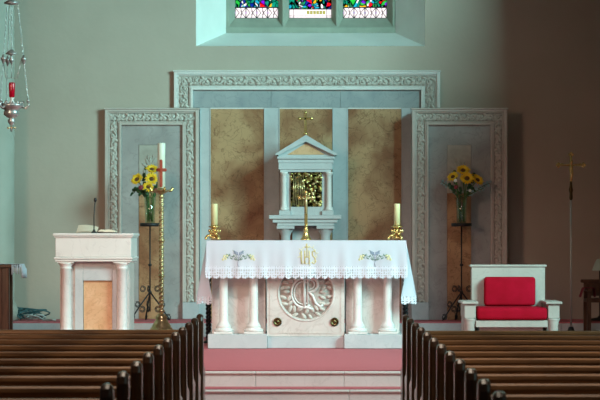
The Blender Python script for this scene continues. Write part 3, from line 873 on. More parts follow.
# candles and candlesticks on the altar
def candlestick(px_, label_c, label_s):
    Y = 21.85; c = at(px_, 240, Y); c.z = ct + .0025; s = Y / F
    t = thing('brass_candlestick', label_s, 'candlestick', c, 'low brass candlesticks on the altar')
    h = 15.2 * s
    MB().lathe([(.008, .35 * h), (.012, .42 * h), (.03, .48 * h), (.032, .55 * h), (.018, .62 * h), (.014, .70 * h), (.022, .78 * h), (.055, .86 * h), (.058, .90 * h), (.036, .93 * h), (.034, h), (.001, h)], c, 20).build('stem', M['brass'], t)
    MB().lathe([(.048, .10 * h), (.05, .18 * h), (.03, .26 * h), (.012, .36 * h)], c, 20).build('base', M['brass'], t)
    for k in range(3):
        a = PI / 6 + k * 2 * PI / 3 + .5
        d = Vector((math.cos(a), math.sin(a), 0))
        p = [c + d * .03 + Vector((0, 0, .34 * h)), c + d * .065 + Vector((0, 0, .28 * h)), c + d * .082 + Vector((0, 0, .14 * h)), c + d * .078 + Vector((0, 0, .012))]
        mb = MB(); mb.tube(p, [.010, .013, .011, .010], 8); mb.ball(p[-1] + Vector((0, 0, .004)), .0145, 1, 1, .9, 8, 6); mb.ball(p[0] + Vector((0, 0, .01)), .016, 1, 1, 1, 8, 6)
        mb.build('foot', M['brass'], t)
    for k in range(5):
        a = 2 * PI * k / 5 + .3
        d = Vector((math.cos(a), math.sin(a), 0))
        mb = MB(); mb.ball(c + d * .05 + Vector((0, 0, .60 * h)), .013, 1, 1, 1.3, 8, 6); mb.tube([c + d * .02 + Vector((0, 0, .55 * h)), c + d * .05 + Vector((0, 0, .56 * h))], .006, 6)
        mb.build('leaf_ornament', M['brass'], t)
    ch = 21 * s; r = 3.1 * s; cc = c + Vector((0, 0, h + .0015))
    ca = tag(MB().lathe([(r, 0), (r, ch - .006), (r * .94, ch), (r * .7, ch - .006), (.001, ch - .008)], cc, 24).build('altar_candle', M['wax'], loc=cc), label_c, 'candle', 'cream candles on the altar')
    MB().tube([cc + Vector((0, 0, ch - .008)), cc + Vector((.001, 0, ch + .006))], .002, 5).build('wick', M['black'], ca)
candlestick(214.5, 'short cream candle at the left end of the altar', 'ornate low brass candlestick at the left end of the altar')
candlestick(397, 'short cream candle at the right end of the altar', 'ornate low brass candlestick at the right end of the altar')

# altar crucifix
Y = 22.0; s = Y / F; c = at(306, 240, Y); c.z = ct + .0025
t = thing('altar_crucifix', 'slim brass crucifix standing on the altar before the tabernacle', 'crucifix', c)
MB().lathe([(.052, 0), (.052, .008), (.044, .016), (.036, .03), (.024, .06), (.020, .085), (.026, .092), (.020, .10), (.012, .125), (.018, .135), (.012, .145), (.001, .145)], c, 24).build('base', M['brass'], t)
mb = MB()
zt_ = wz(192.5, Y)
mb.box(c.x - .015, c.x + .015, Y - .008, Y + .008, c.z + .145, zt_, .004)
mb.box(c.x - .062, c.x + .062, Y - .007, Y + .007, wz(199.5, Y), wz(196.5, Y), .003)
for p in ((c.x - .062, wz(198, Y)), (c.x + .062, wz(198, Y)), (c.x, zt_)): mb.ball((p[0], Y, p[1]), .018, 1, .6, 1, 8, 6)
mb.build('cross', M['brass'], t)
mb = MB()
mb.tube([(c.x, Y - .013, wz(196, Y)), (c.x, Y - .016, wz(202, Y)), (c.x + .003, Y - .014, wz(208, Y)), (c.x, Y - .012, wz(214, Y))], [.009, .012, .009, .006], 8)
for sg in (-1, 1): mb.tube([(c.x + sg * .008, Y - .014, wz(199, Y)), (c.x + sg * .052, Y - .012, wz(197, Y))], [.006, .004], 6)
mb.ball((c.x, Y - .018, wz(194.5, Y)), .011, .9, 1, 1.15, 8, 6)
mb.build('corpus', M['old_brass'], t)

# black twisted iron posts behind the altar ends
for sg, px_, lab in ((-1, 208.5, 'black twisted iron post behind the left end of the altar'), (1, 405.5, 'black twisted iron post behind the right end of the altar')):
    Y = 22.75; x = wx(px_, Y); mb = MB()
    mb.lathe([(.07, 0), (.07, .01), (.03, .02), (.016, .03)], (x, Y, PLAT + .002), 16)
    for ph in (0, PI): mb.tube([(x + .016 * math.cos(q * .9 + ph), Y + .016 * math.sin(q * .9 + ph), PLAT + .02 + .011 * q) for q in range(52)], .014, 6)
    mb.ball((x, Y, PLAT + .61), .03, 1, 1, 1, 10, 8)
    tag(mb.build('iron_post', M['iron']), lab, 'post', 'twisted iron posts beside the altar')

# ------------------------------------------------------------------ ambo (lectern)
Y = 21.2; X = lambda p: wx(p, Y); Zz = lambda p: wz(p, Y)
amb = thing('ambo', 'white marble lectern with columns and a honey coloured panel', 'lectern', (X(93), 21.5, PLAT))
YB = 21.93
mb = MB()
mb.box(X(53), X(133.5), Y - .02, YB + .02, Zz(236), Zz(233.2), .004)
mb.box(X(54), X(132.5), Y - .01, YB + .01, Zz(237.6), Zz(236.1), .003)
mb.build('top_slab', M['white_marble'], amb)
mb = MB().box(X(55.3), X(131.2), Y, YB, Zz(257), Zz(237.7), .003); mb.build('upper_box', M['white_marble'], amb)
mb = MB()
mb.box(X(54), X(132.5), Y - .012, YB + .012, Zz(259.3), Zz(257.1), .004)
mb.box(X(55), X(131.5), Y - .004, YB + .004, Zz(261.6), Zz(259.4), .003)
mb.build('moulding', M['white_marble'], amb)
zbp = PLAT + .12
MB().box(X(54), X(132.5), Y - .012, YB + .012, PLAT + .002, zbp, .004).build('base', M['white_marble'], amb)
mb = MB()
mb.box(X(74), X(82.0), Y + .085, Y + .13, zbp + .001, Zz(261.7), .002); mb.box(X(111.5), X(118), Y + .085, Y + .13, zbp + .001, Zz(261.7), .002)
mb.box(X(82.1), X(111.4), Y + .085, Y + .13, Zz(280.7), Zz(261.7), .002)
mb.build('front_slab', M['dove_marble'], amb)
MB().box(X(82.4), X(111.1), Y + .11, Y + .13, zbp + .001, Zz(281), .002).build('honey_panel', M['gold_marble'], amb)
for a, b_ in ((59, 74), (118.1, 128.5)): MB().box(X(a), X(b_), Y + .10, YB - .04, zbp + .001, Zz(261.7), .002).build('side_slab', M['pink_marble'], amb)
for cp_ in (65.3, 121.5):
    for yy in (Y + .06, YB - .06):
        mb = MB(); r = .047
        mb.box(X(cp_) - .074, X(cp_) + .074, yy - .055, yy + .074, Zz(263.2), Zz(261.7), .002)
        mb.lathe([(r * 1.5, zbp + .001), (r * 1.55, zbp + .03), (r * 1.3, zbp + .05), (r * 1.08, zbp + .075), (r, zbp + .1), (r * .95, Zz(269.5)), (r * 1.12, Zz(268.7)), (r * 1.12, Zz(268)), (r * .98, Zz(267.2)), (r * 1.3, Zz(264.5)), (r * 1.5, Zz(263.3))], (X(cp_), yy, 0), 28)
        mb.build('column', M['white_marble'], amb)
# open book, papers and microphone on the ambo
zt_ = Zz(233.2) + .0025
yb_ = 21.45
bk = thing('open_book', 'open book lying on the white lectern beside the microphone', 'book', (wx(105, yb_), yb_, zt_))
bx0, bx1 = wx(98.5, yb_), wx(117, yb_); bc = (bx0 + bx1) / 2 - .03
mb = MB().prism([(bx0, zt_), (bc, zt_), (bx1, zt_), (bx1, zt_ + .006), (bc, zt_ + .008), (bx0, zt_ + .012)], yb_ - .11, yb_ + .14); mb.build('cover', M['book_cover'], bk)
mb = MB()
for sg, xe in ((-1, bx0 + .006), (1, bx1 - .006)):
    w_ = xe - bc
    prof = [(bc + w_ * q / 8, zt_ + .009 + .026 * math.sin(PI * min(1, .12 + .88 * (1 - q / 8)) * .9) * (1 - .55 * q / 8) + .003) for q in range(9)]
    low = [(bc + w_ * q / 8, zt_ + .0088 + (.004 if sg < 0 else 0)) for q in range(9)]
    mb.prism(prof + list(reversed(low)), yb_ - .10, yb_ + .13)
mb.build('pages', M['paper'], bk)
sh0 = wx(77, 21.55)
def sheet(u, v_): return Vector((sh0 + .185 * u, 21.47 + .22 * v_, zt_ + .004 + .068 * v_ * (1 - .25 * u) + .01 * math.sin(PI * u)))
mb = MB(); mb.grid(sheet, 10, 6); mb.grid(lambda u, v_: sheet(u, v_) - Vector((0, 0, .0035)), 10, 6)
tag(mb.build('paper_sheet', M['paper']), 'cream papers lying on the lectern left of the microphone', 'paper')
xm = wx(94, 21.35); mic = thing('microphone', 'black gooseneck microphone standing on the white lectern', 'microphone', (xm, 21.35, zt_))
MB().lathe([(.026, 0), (.026, .008), (.012, .016), (.01, .03)], (xm, 21.35, zt_), 18).build('base', M['black'], mic)
zm1 = wz(199, 21.35)
MB().tube([(xm, 21.35, zt_ + .028), (xm, 21.352, zt_ + .16), (xm + .006, 21.36, zm1 - .06), (xm + .008, 21.38, zm1 - .015)], .005, 8).build('gooseneck', M['black'], mic)
MB().ball((xm + .008, 21.382, zm1 - .008), .0145, 1, 1, 1.5, 10, 8).build('foam_head', M['black'], mic)

# ------------------------------------------------------------------ presider's seat
Y = 21.2; X = lambda p: wx(p, Y); Zz = lambda p: wz(p, Y)
st = thing('marble_seat', 'white marble armchair with red velvet cushions beside the altar', 'chair', (X(512), 21.5, PLAT))
BY = 21.72
mb = MB()
mb.box(wx(471.5, BY), wx(545, BY), BY, BY + .10, PLAT + .002, wz(267, BY), .004)
mb.box(wx(470, BY), wx(546.5, BY), BY - .012, BY + .112, wz(266.9, BY), wz(264.7, BY), .004)
mb.build('backrest', M['dim_seat_marble'], st)
MB().box(X(476), X(548), Y + .03, BY - .002, Zz(327.5), Zz(320.4), .004).build('seat_slab', M['dim_seat_marble'], st)
MB().box(X(480), X(544), Y + .1, BY - .002, PLAT + .002, Zz(327.6), .003).build('seat_base', M['dim_seat_marble'], st)
for a, b_ in ((464.5, 475.8), (548.2, 559.6)):
    mb = MB()
    mb.box(X(a), X(b_), Y + .01, BY - .002, Zz(318.5), Zz(304.2), .004)
    mb.box(X(a) - .022, X(b_) + .022, Y - .015, BY - .002, Zz(304.1), Zz(301.6), .004)
    mb.box(X(a) + .005, X(b_) - .005, Y + .2, BY - .002, PLAT + .002, Zz(318.6), .003)
    mb.build('armrest', M['dim_seat_marble'], st)
    mb = MB(); xc = (X(a) + X(b_)) / 2; r = .046
    mb.lathe([(r * 1.35, PLAT + .002), (r * 1.35, PLAT + .03), (r * 1.1, PLAT + .05), (r, PLAT + .07), (r * .98, Zz(325)), (r * 1.1, Zz(323.5)), (r * 1.05, Zz(322.5)), (r * 1.3, Zz(320)), (r * 1.35, Zz(318.6))], (xc, Y + .065, 0), 24)
    mb.build('front_column', M['dim_seat_marble'], st)
zq = Zz(320.2)
bm = MB().box(X(477) + .002, X(547.6), Y + .0, BY - .075, zq + .002, Zz(307.6), .03, 4)
o = tag(bm.build('seat_cushion', M['velvet']), 'flat red velvet cushion on the marble seat', 'cushion')
bm = MB(); zc0 = Zz(307.6) + .003
bm.box(wx(483.5, BY), wx(534.5, BY), BY - .115, BY - .003, zc0, wz(276.7, BY), .028, 4)
tag(bm.build('back_cushion', M['velvet']), 'upright red velvet cushion leaning on the marble seat back', 'cushion')

# ------------------------------------------------------------------ paschal candle
Y = 23.2; s = Y / F; c = Vector((wx(161.4, Y), Y, PLAT + .002))
t = thing('paschal_stand', 'tall twisted brass candle stand left of the altar', 'candle stand', c)
zt_ = wz(188, Y)
zb_ = wz(316, Y)
MB().lathe([(.19, 0), (.19, .02), (.175, .035), (.17, .07), (.15, .085), (.135, .10), (.112, .115), (.10, .13), (.088, .155), (.066, .19), (.052, .215), (.060, .232), (.044, .245), (.038, .26), (.030, zb_ - c.z + .02), (.001, zb_ - c.z + .02)], c, 32).build('base', M['old_brass'], t)
for k in range(3):
    a = PI / 6 + k * 2 * PI / 3
    d = Vector((math.cos(a), math.sin(a), 0))
    mb = MB(); mb.tube([c + d * .16 + Vector((0, 0, .04)), c + d * .195 + Vector((0, 0, .02)), c + d * .2 + Vector((0, 0, .018))], [.022, .018, .02], 8); mb.build('foot', M['old_brass'], t)
mb = MB(); z0_, z1_ = zb_ - .01, wz(198, Y); n_t = 300; prof = []
for i in range(n_t + 1):
    prof.append((.0225, z0_ + (z1_ - z0_) * i / n_t))
vs, fs = [], []; nn = 16
for i, (r_, z_) in enumerate(prof):                     # twisted (two-start) shaft
    for k in range(nn):
        a = 2 * PI * k / nn
        rr = r_ * (1 + .22 * math.cos(2 * a - z_ * 150))
        vs.append((c.x + rr * math.cos(a), c.y + rr * math.sin(a), z_))
for i in range(n_t):
    for k in range(nn): fs.append((i * nn + k, i * nn + (k + 1) % nn, (i + 1) * nn + (k + 1) % nn, (i + 1) * nn + k))
mb.add(vs, fs, True); mb.build('twisted_shaft', M['old_brass'], t)
for py_ in (240.5, 276, 311):
    z_ = wz(py_, Y)
    MB().lathe([(.016, -.026), (.024, -.02), (.022, -.012), (.034, -.004), (.036, .004), (.022, .012), (.024, .02), (.016, .026)], (c.x, c.y, z_), 20).build('knop', M['old_brass'], t)
MB().lathe([(.016, -.10), (.03, -.09), (.018, -.075), (.02, -.06), (.05, -.045), (.085, -.028), (.088, -.020), (.05, -.018), (.044, -.012), (.046, 0), (.001, 0)], (c.x, c.y, zt_), 24).build('drip_pan', M['old_brass'], t)
for k in range(4):
    a = k * PI / 2 + .35; d = Vector((math.cos(a), math.sin(a), 0)); b0_ = Vector((c.x, c.y, zt_))
    mb = MB(); mb.tube([b0_ + d * .075 + Vector((0, 0, -.028)), b0_ + d * .10 + Vector((0, 0, -.024)), b0_ + d * .118 + Vector((0, 0, -.008)), b0_ + d * .105 + Vector((0, 0, .006))], [.012, .014, .011, .008], 7)
    mb.build('leaf_bracket', M['brass'], t)
cz = zt_ + .0015; r = 3.9 * s; ch = wz(143, Y) - cz
pc = tag(MB().lathe([(r, 0), (r, ch - .005), (r * .94, ch), (r * .6, ch - .01), (.001, ch - .012)], (c.x, c.y, cz), 28).build('paschal_candle', M['wax_pale'], loc=(c.x, c.y, cz)), 'large pale candle with a red cross on the tall brass stand', 'candle')
MB().tube([(c.x, c.y, cz + ch - .012), (c.x, c.y, cz + ch + .006)], .0025, 5).build('wick', M['black'], pc)
mb = MB(); yc = c.y - r - .003
mb.box(c.x - .014, c.x + .014, yc - .004, yc + .012, wz(185.5, Y), wz(161.5, Y), .002)
def curve_arm(u, z, t_):   # wraps round the candle
    a = u / r; return Vector((c.x + (r + t_) * math.sin(a), c.y - (r + t_) * math.cos(a), z))
zc_ = wz(170, Y)
for dz_ in (-.010, 0, .010): mb.tube([curve_arm(-.052 + .104 * q / 8, zc_ + dz_, .005) for q in range(9)], .007, 6)
for p in (wz(186, Y), wz(161, Y)): mb.ball((c.x, yc, p), .014, 1, .6, 1, 8, 6)
for sg in (-1, 1): mb.ball(curve_arm(sg * .047, zc_, .004), .015, 1, 1, 1, 8, 6)
mb.build('red_cross', M['red_wax'], pc)

# ------------------------------------------------------------------ wrought iron flower stands with sunflowers
def flower_stand(px_, label):
    Y = 24.38; c = Vector((wx(px_, Y), Y, PRED + .002)); zt_ = wz(223.6, Y)
    t = thing('flower_stand', label, 'flower stand', c, 'black wrought iron flower stands on the reredos step')
    MB().lathe([(.100, -.030), (.106, -.028), (.106, .004), (.100, .006), (.09, .004), (.09, -.012), (.001, -.012)], (c.x, c.y, zt_), 28).build('tray', M['iron'], t)
    zj = PRED + .30
    MB().tube([(c.x, c.y, PRED + .10), (c.x, c.y, zt_ - .013)], .0075, 10).build('pole', M['iron'], t)
    mb = MB(); mb.ball((c.x, c.y, wz(265, Y)), .02, 1, 1, .8); mb.ball((c.x, c.y, zj), .018, 1, 1, 1); mb.build('collar', M['iron'], t)
    for k, a in enumerate((PI * 1.12, -PI * .06, PI * .62)):
        d = Vector((math.cos(a), math.sin(a), 0)); L = .215 if d.y < .5 else .15
        o = MB().tube([c + Vector((0, 0, .30)), c + d * L * .5 + Vector((0, 0, .16)), c + d * L * .9 + Vector((0, 0, .035)), c + d * L + Vector((0, 0, .008))], .0075, 8).build('leg', M['iron'], t)
        for (u, z, rr, sg) in ((.28, .33, .036, 1), (.72, .17, .034, -1), (.30, .12, .036, 1), (1.0, .04, .034, -1)):
            ctr = c + d * (L * u + .02 * sg) + Vector((0, 0, z))
            pts = [ctr + d * (rr * (1 - .6 * q / 16) * math.cos(q / 16 * 3.6 * PI + 1)) + Vector((0, 0, rr * (1 - .6 * q / 16) * math.sin(q / 16 * 3.6 * PI + 1))) for q in range(17)]
            MB().tube(pts, .0045, 6).build('scroll', M['iron'], o)
    return c, zt_ - .010


def vase(c, z, label):
    r = .062; h = .285
    mb = MB().lathe([(r * .80, 0), (r * .84, .006), (r * .86, h * .5), (r, h), (r - .004, h), (r * .86 - .005, h * .5), (r * .78, .02), (.001, .018)], (c.x, c.y, z), 28)
    return tag(mb.build('glass_vase', M['vase_glass'], loc=(c.x, c.y, z)), label, 'vase', 'glass vases on iron stands')


def sunflower(c, zv, head, face, rad, label, k):
    """c, zv: vase axis and foot; head: world position; face: direction it looks"""
    face = Vector(face).normalized(); head = Vector(head)
    q = Vector((0, 0, 1)).rotation_difference(face).to_matrix()
    t = thing('sunflower', label, 'flower', head, 'sunflowers in glass vases')
    a0 = k * 1.9; foot = Vector((c.x + .028 * math.cos(a0), c.y + .028 * math.sin(a0), zv + .03))
    lip = Vector((c.x + .035 * math.cos(a0 + .3), c.y + .035 * math.sin(a0 + .3), zv + .27))
    if abs(head.x - c.x) > .03: lip = Vector((c.x + math.copysign(.03, head.x - c.x), lip.y, lip.z))
    b = head - face * .028
    MB().tube([foot, (foot + lip) / 2, lip, lip * .45 + b * .55 + Vector((0, 0, .012)) - face * .01, b, head - face * .006], [.006, .006, .0055, .0055, .006, .012], 7).build('stem', M['stem'], t)
    mb = MB()
    for lay, (n, L, tilt) in enumerate(((17, rad, .12), (15, rad * .86, .30))):
        for i in range(n):
            a = 2 * PI * (i + .5 * lay) / n + R.uniform(-.08, .08); l = L * R.uniform(.88, 1.06); w_ = rad * .17
            d = Vector((math.cos(a), math.sin(a), 0)); e_ = Vector((-d.y, d.x, 0)); up = Vector((0, 0, 1))
            P_ = [d * rad * .30 + e_ * w_ * .5, d * rad * .30 - e_ * w_ * .5, d * l * .62 + e_ * w_ + up * l * tilt, d * l * .62 - e_ * w_ + up * l * tilt, d * l + up * l * tilt * .9, d * l * .62 + up * (l * tilt - .003)]
            mb.add([q @ p_ + head for p_ in P_], [(0, 1, 3, 5), (0, 5, 2), (2, 5, 4), (5, 3, 4)])
    mb.build('petals', M['petal'], t)
    MB().lathe([(rad * .26, .001), (rad * .29, .007), (rad * .24, .012), (rad * .12, .014), (.001, .011)], head, 18, q).build('seed_head', M['seed'], t)
    mb = MB()
    for i in range(9):
        a = 2 * PI * i / 9; d = Vector((math.cos(a), math.sin(a), 0)); e_ = Vector((-d.y, d.x, 0)); up = Vector((0, 0, 1))
        mb.add([q @ p_ + head for p_ in (d * rad * .1 - up * .012, d * rad * .5 + e_ * rad * .14 - up * .006, d * rad * .72 - up * .002, d * rad * .5 - e_ * rad * .14 - up * .006)], [(0, 1, 2, 3)])
    mb.build('sepals', M['stem'], t)


def sprig(c, zv, tip, label, k, mtl, n=9, lw=.02, name='eucalyptus_sprig', cat='foliage', bend=.05):
    tip = Vector(tip); a0 = k * 2.4 + 1
    foot = Vector((c.x + .02 * math.cos(a0), c.y + .02 * math.sin(a0), zv + .035)); lip = Vector((c.x + .028 * math.cos(a0), c.y + .028 * math.sin(a0), zv + .275))
    if abs(tip.x - c.x) > .04: lip.x = c.x + math.copysign(.038, tip.x - c.x)
    mid = lip * .5 + tip * .5 + Vector((0, 0, bend))
    path = [foot, lip] + [lip.lerp(mid, i / 4).lerp(mid.lerp(tip, i / 4), i / 4) for i in range(1, 5)]
    t = thing('leafy_sprig' if mtl is M['leaf'] else name, label, cat, foot)
    MB().tube(path, [.004] * 2 + [.0035, .003, .003, .002], 6).build('stem', M['stem'], t)
    mb = MB()
    for i in range(n):
        f = .25 + .75 * i / (n - 1); p = lip.lerp(mid, f).lerp(mid.lerp(tip, f), f)
        sd = 1 if i % 2 else -1
        off = Vector((R.uniform(-.4, .4), R.uniform(-.9, .2), sd * R.uniform(.5, 1))).normalized() * lw * .8
        rot = Vector((0, 0, 1)).rotation_difference((off + Vector((.0, -.01, .004))).normalized()).to_matrix()
        mb.ball(p + off, lw, .72, .16, 1.0, 8, 5, rot)
    mb.build('leaves', mtl, t)


def small_flower(c, zv, head, label, k, mtl, r=.02, name='small_flower'):
    head = Vector(head); a0 = k * 1.7 + .6
    foot = Vector((c.x + .033 * math.cos(a0), c.y + .033 * math.sin(a0), zv + .04)); lip = Vector((c.x + .02 * math.cos(a0), c.y + .02 * math.sin(a0), zv + .28))
    t = thing(name, label, 'flower', head)
    MB().tube([foot, lip, head], .003, 6).build('stem', M['stem'], t)
    mb = MB()
    for i in range(7):
        a = 2 * PI * i / 7
        mb.ball(head + Vector((math.cos(a), -.3, math.sin(a))) * r * .6, r * .55, 1, .6, 1, 7, 5)
    mb.ball(head + Vector((0, -.01, 0)), r * .5, 1, 1, 1, 7, 5)
    mb.build('blossom', mtl, t)


cL, zL = flower_stand(150, 'black wrought iron flower stand left of the altar, behind the brass candle stand')
vase(cL, zL, 'clear glass vase of sunflowers left of the altar')
Yf = cL.y
H = lambda px_, py_, dy=0: at(px_, py_, Yf + dy)
sunflower(cL, zL, H(137, 179.5, -.05), (-.45, -.8, .55), .078, 'sunflower at the left edge of the left-hand bouquet', 0)
sunflower(cL, zL, H(152, 169.5, .0), (.15, -.7, .85), .076, 'topmost sunflower of the left-hand bouquet, nearest the candle', 1)
sunflower(cL, zL, H(151.5, 179, -.08), (.15, -.9, .45), .078, 'sunflower in the middle of the left-hand bouquet', 2)
sunflower(cL, zL, H(148, 187, -.15), (-.05, -.9, .3), .062, 'lowest and smallest sunflower of the left-hand bouquet', 3)
sprig(cL, zL, H(132, 192, -.01), 'dark leafy sprig drooping to the left of the left-hand bouquet', 0, M['leaf'], 9, .027, bend=.07)
sprig(cL, zL, H(140, 193, -.13), 'short dark leafy sprig low in the left-hand bouquet', 1, M['leaf'], 7, .022, bend=.05)
sprig(cL, zL, H(145, 166, .07), 'upright leafy sprig at the top of the left-hand bouquet', 2, M['leaf'], 7, .018, bend=0)
small_flower(cL, zL, H(141, 187.5, -.17), 'dark burgundy flower between the sunflowers of the left-hand bouquet', 0, M['burgundy'], .024, 'burgundy_flower')
small_flower(cL, zL, H(156, 190.5, -.14), 'dark burgundy flower under the right side of the left-hand bouquet', 1, M['burgundy'], .022, 'burgundy_flower')

sprig(cL, zL, H(158, 183, .06), 'dark leafy sprig behind the candle side of the left-hand bouquet', 4, M['leaf'], 9, .026, bend=.03)
sprig(cL, zL, H(143, 175, .07), 'dark leafy sprig behind the upper left of the left-hand bouquet', 5, M['leaf'], 9, .026, bend=.02)
sprig(cL, zL, H(147, 192, -.16), 'dark leafy sprig hanging over the rim of the left-hand vase', 6, M['leaf'], 8, .024, bend=.06)

cR, zR = flower_stand(461.5, 'black wrought iron flower stand right of the altar, behind the red cushioned seat')
vase(cR, zR, 'clear glass vase of sunflowers right of the altar')
sunflower(cR, zR, H(463, 170.5, .0), (.05, -.75, .75), .084, 'topmost sunflower of the right-hand bouquet', 0)
sunflower(cR, zR, H(453, 177, -.03), (-.5, -.7, .7), .072, 'leftmost sunflower of the right-hand bouquet', 1)
sunflower(cR, zR, H(467, 178.5, -.13), (.0, -.8, .6), .086, 'front sunflower in the middle of the right-hand bouquet', 2)
sunflower(cR, zR, H(477.5, 180, -.05), (.5, -.7, .6), .078, 'rightmost sunflower of the right-hand bouquet', 3)
sprig(cR, zR, H(490, 183, .03), 'blue-green eucalyptus sprig reaching right from the right-hand bouquet', 0, M['blue_leaf'], 12, .021, bend=.03)
sprig(cR, zR, H(442, 182, .03), 'blue-green eucalyptus sprig reaching left from the right-hand bouquet', 1, M['blue_leaf'], 11, .02, bend=.04)
sprig(cR, zR, H(484, 188.5, -.15), 'short blue-green sprig below the rightmost sunflower of the right-hand bouquet', 2, M['blue_leaf'], 7, .02, bend=.03)
sprig(cR, zR, H(461, 189, -.10), 'dark leafy sprig at the mouth of the right-hand vase', 3, M['leaf'], 7, .02, bend=.02)
sprig(cR, zR, H(474, 176, .09), 'dark leafy sprig behind the right side of the right-hand bouquet', 4, M['leaf'], 10, .027, bend=.02)
sprig(cR, zR, H(455, 173, .09), 'dark leafy sprig behind the upper left of the right-hand bouquet', 5, M['leaf'], 10, .027, bend=.02)
sprig(cR, zR, H(474, 189, -.02), 'dark leafy sprig below the front sunflower of the right-hand bouquet', 6, M['leaf'], 9, .025, bend=.03)
sprig(cR, zR, H(449, 186, .0), 'dark leafy sprig below the leftmost sunflower of the right-hand bouquet', 7, M['leaf'], 9, .025, bend=.04)
small_flower(cR, zR, H(455.5, 180.5, -.15), 'white flower beside the leftmost sunflower of the right-hand bouquet', 0, M['white_petal'], .017, 'white_flower')
small_flower(cR, zR, H(470, 190.5, -.19), 'white flower low in the right-hand bouquet', 1, M['white_petal'], .014, 'white_flower')
small_flower(cR, zR, H(456, 187, -.20), 'dark burgundy flower low on the left of the right-hand bouquet', 2, M['burgundy'], .02, 'burgundy_flower')

# ------------------------------------------------------------------ processional cross
Y = 23.6; x = wx(571, Y)
t = thing('processional_cross', 'brass crucifix on a tall thin pole by the right wall', 'crucifix', (x, Y, PLAT + .002))
MB().lathe([(.13, 0), (.13, .02), (.05, .04), (.03, .10), (.022, .12), (.001, .12)], (x, Y, PLAT + .002), 24).build('base', M['iron'], t)
MB().tube([(x, Y, PLAT + .10), (x, Y, wz(199, Y))], .0095, 12).build('pole', M['steel'], t)
MB().lathe([(.011, wz(200, Y)), (.018, wz(198.5, Y)), (.016, wz(193, Y)), (.022, wz(190, Y)), (.014, wz(186, Y)), (.012, wz(182, Y))], (x, Y, 0), 16).build('socket', mat('dark_bronze', (.10, .06, .025), None, rough=.4, metal=1), t)
mb = MB()
mb.box(x - .011, x + .011, Y - .008, Y + .008, wz(182.5, Y), wz(155, Y), .003)
zc_ = wz(165, Y)
mb.box(x - .125, x + .125, Y - .008, Y + .008, zc_ - .010, zc_ + .010, .003)
for p in ((x - .125, zc_), (x + .125, zc_), (x, wz(154.5, Y))):
    for dx_, dz_ in ((0, .018), (.018, 0), (-.018, 0), (0, -.018)): mb.ball((p[0] + dx_ * .8, Y, p[1] + dz_ * .8), .014, 1, .5, 1, 8, 6)
cross = mb.build('cross', M['brass'], t)
mb = MB()
mb.tube([(x, Y - .016, zc_ + .01), (x, Y - .024, zc_ - .05), (x + .006, Y - .02, zc_ - .10), (x, Y - .018, zc_ - .165)], [.016, .021, .017, .010], 8)
for sg in (-1, 1): mb.tube([(x + sg * .014, Y - .018, zc_ - .006), (x + sg * .10, Y - .014, zc_ + .012)], [.008, .006], 6)
mb.ball((x, Y - .03, zc_ + .032), .019, .9, 1, 1.2, 8, 6)
mb.build('corpus', M['brass'], t)

# ------------------------------------------------------------------ dark chair, its cushion and the lamp at the right edge
Y = 24.0; x = wx(594, Y)
ch = thing('dark_chair', 'dark wooden armchair in shadow against the right wall', 'chair', (x + .05, Y, PLAT + .002))
xa, xb = wx(584.5, Y), wx(584.5, Y) + .50
zrail = wz(283, Y)
for xx in (xa, xb):
    for yy, zz in ((Y - .24, wz(291, Y)), (Y + .06, zrail)):
        MB().box(xx, xx + .04, yy, yy + .04, PLAT + .002, zz, .004).build('leg', M['dark_wood'], ch)
    MB().box(xx - .008, xx + .048, Y - .28, Y + .06, wz(291, Y) + .001, wz(291, Y) + .028, .004).build('armrest', M['dark_wood'], ch)
MB().box(xa - .03, xb + .07, Y + .055, Y + .11, zrail + .001, zrail + .035, .008).build('top_rail', M['dark_wood'], ch)
mb = MB().box(xa + .041, xb - .001, Y + .07, Y + .09, PLAT + .42, zrail, .003); mb.build('backrest', M['dark_wood'], ch)
MB().box(xa - .001, xb + .041, Y - .23, Y + .059, PLAT + .36, PLAT + .40, .004).build('seat', M['dark_wood'], ch)
zar = wz(291, Y) + .030
mb = MB(); mb.ball((wx(582, Y) + .01, Y - .12, wz(291, Y) - .032), .06, 1.15, .9, .5, 16, 10)
mb.v = []; mb.f = []; mb.sm = []
def drape(u, v_):      # red cloth folded over the arm
    a = -1.0 + 2.0 * v_
    w_ = .052 + .012 * abs(a)
    xx = xa + .02 + (w_ if a > 0 else -w_ - .03 * max(0, -a - .3)) * min(1, abs(a) * 3.2)
    zz = zar + .006 - max(0, abs(a) - .28) * .13 + .004 * math.sin(u * 9)
    return Vector((xx, Y - .26 + .2 * u, zz))
mb.grid(drape, 10, 20)
tag(mb.build('red_cloth', M['dull_red']), 'dull red cloth folded over the arm of the dark chair', 'cloth')
Y2 = 24.55; xl = wx(600, Y2)
lp = thing('floor_lamp', 'lamp with a pale green shade behind the dark chair at the right wall', 'lamp', (xl, Y2, PRED + .002))
MB().lathe([(.12, 0), (.12, .015), (.03, .03), (.012, .05), (.001, .05)], (xl, Y2, PRED + .002), 20).build('base', M['iron'], lp)
MB().tube([(xl, Y2, PRED + .045), (xl, Y2, wz(266, Y2))], .009, 8).build('pole', M['iron'], lp)
MB().lathe([(.085, wz(270.5, Y2)), (.06, wz(264, Y2)), (.035, wz(259.5, Y2)), (.02, wz(259, Y2)), (.001, wz(259, Y2))], (xl, Y2, 0), 24, closed=False).build('lamp_shade', M['shade'], lp)

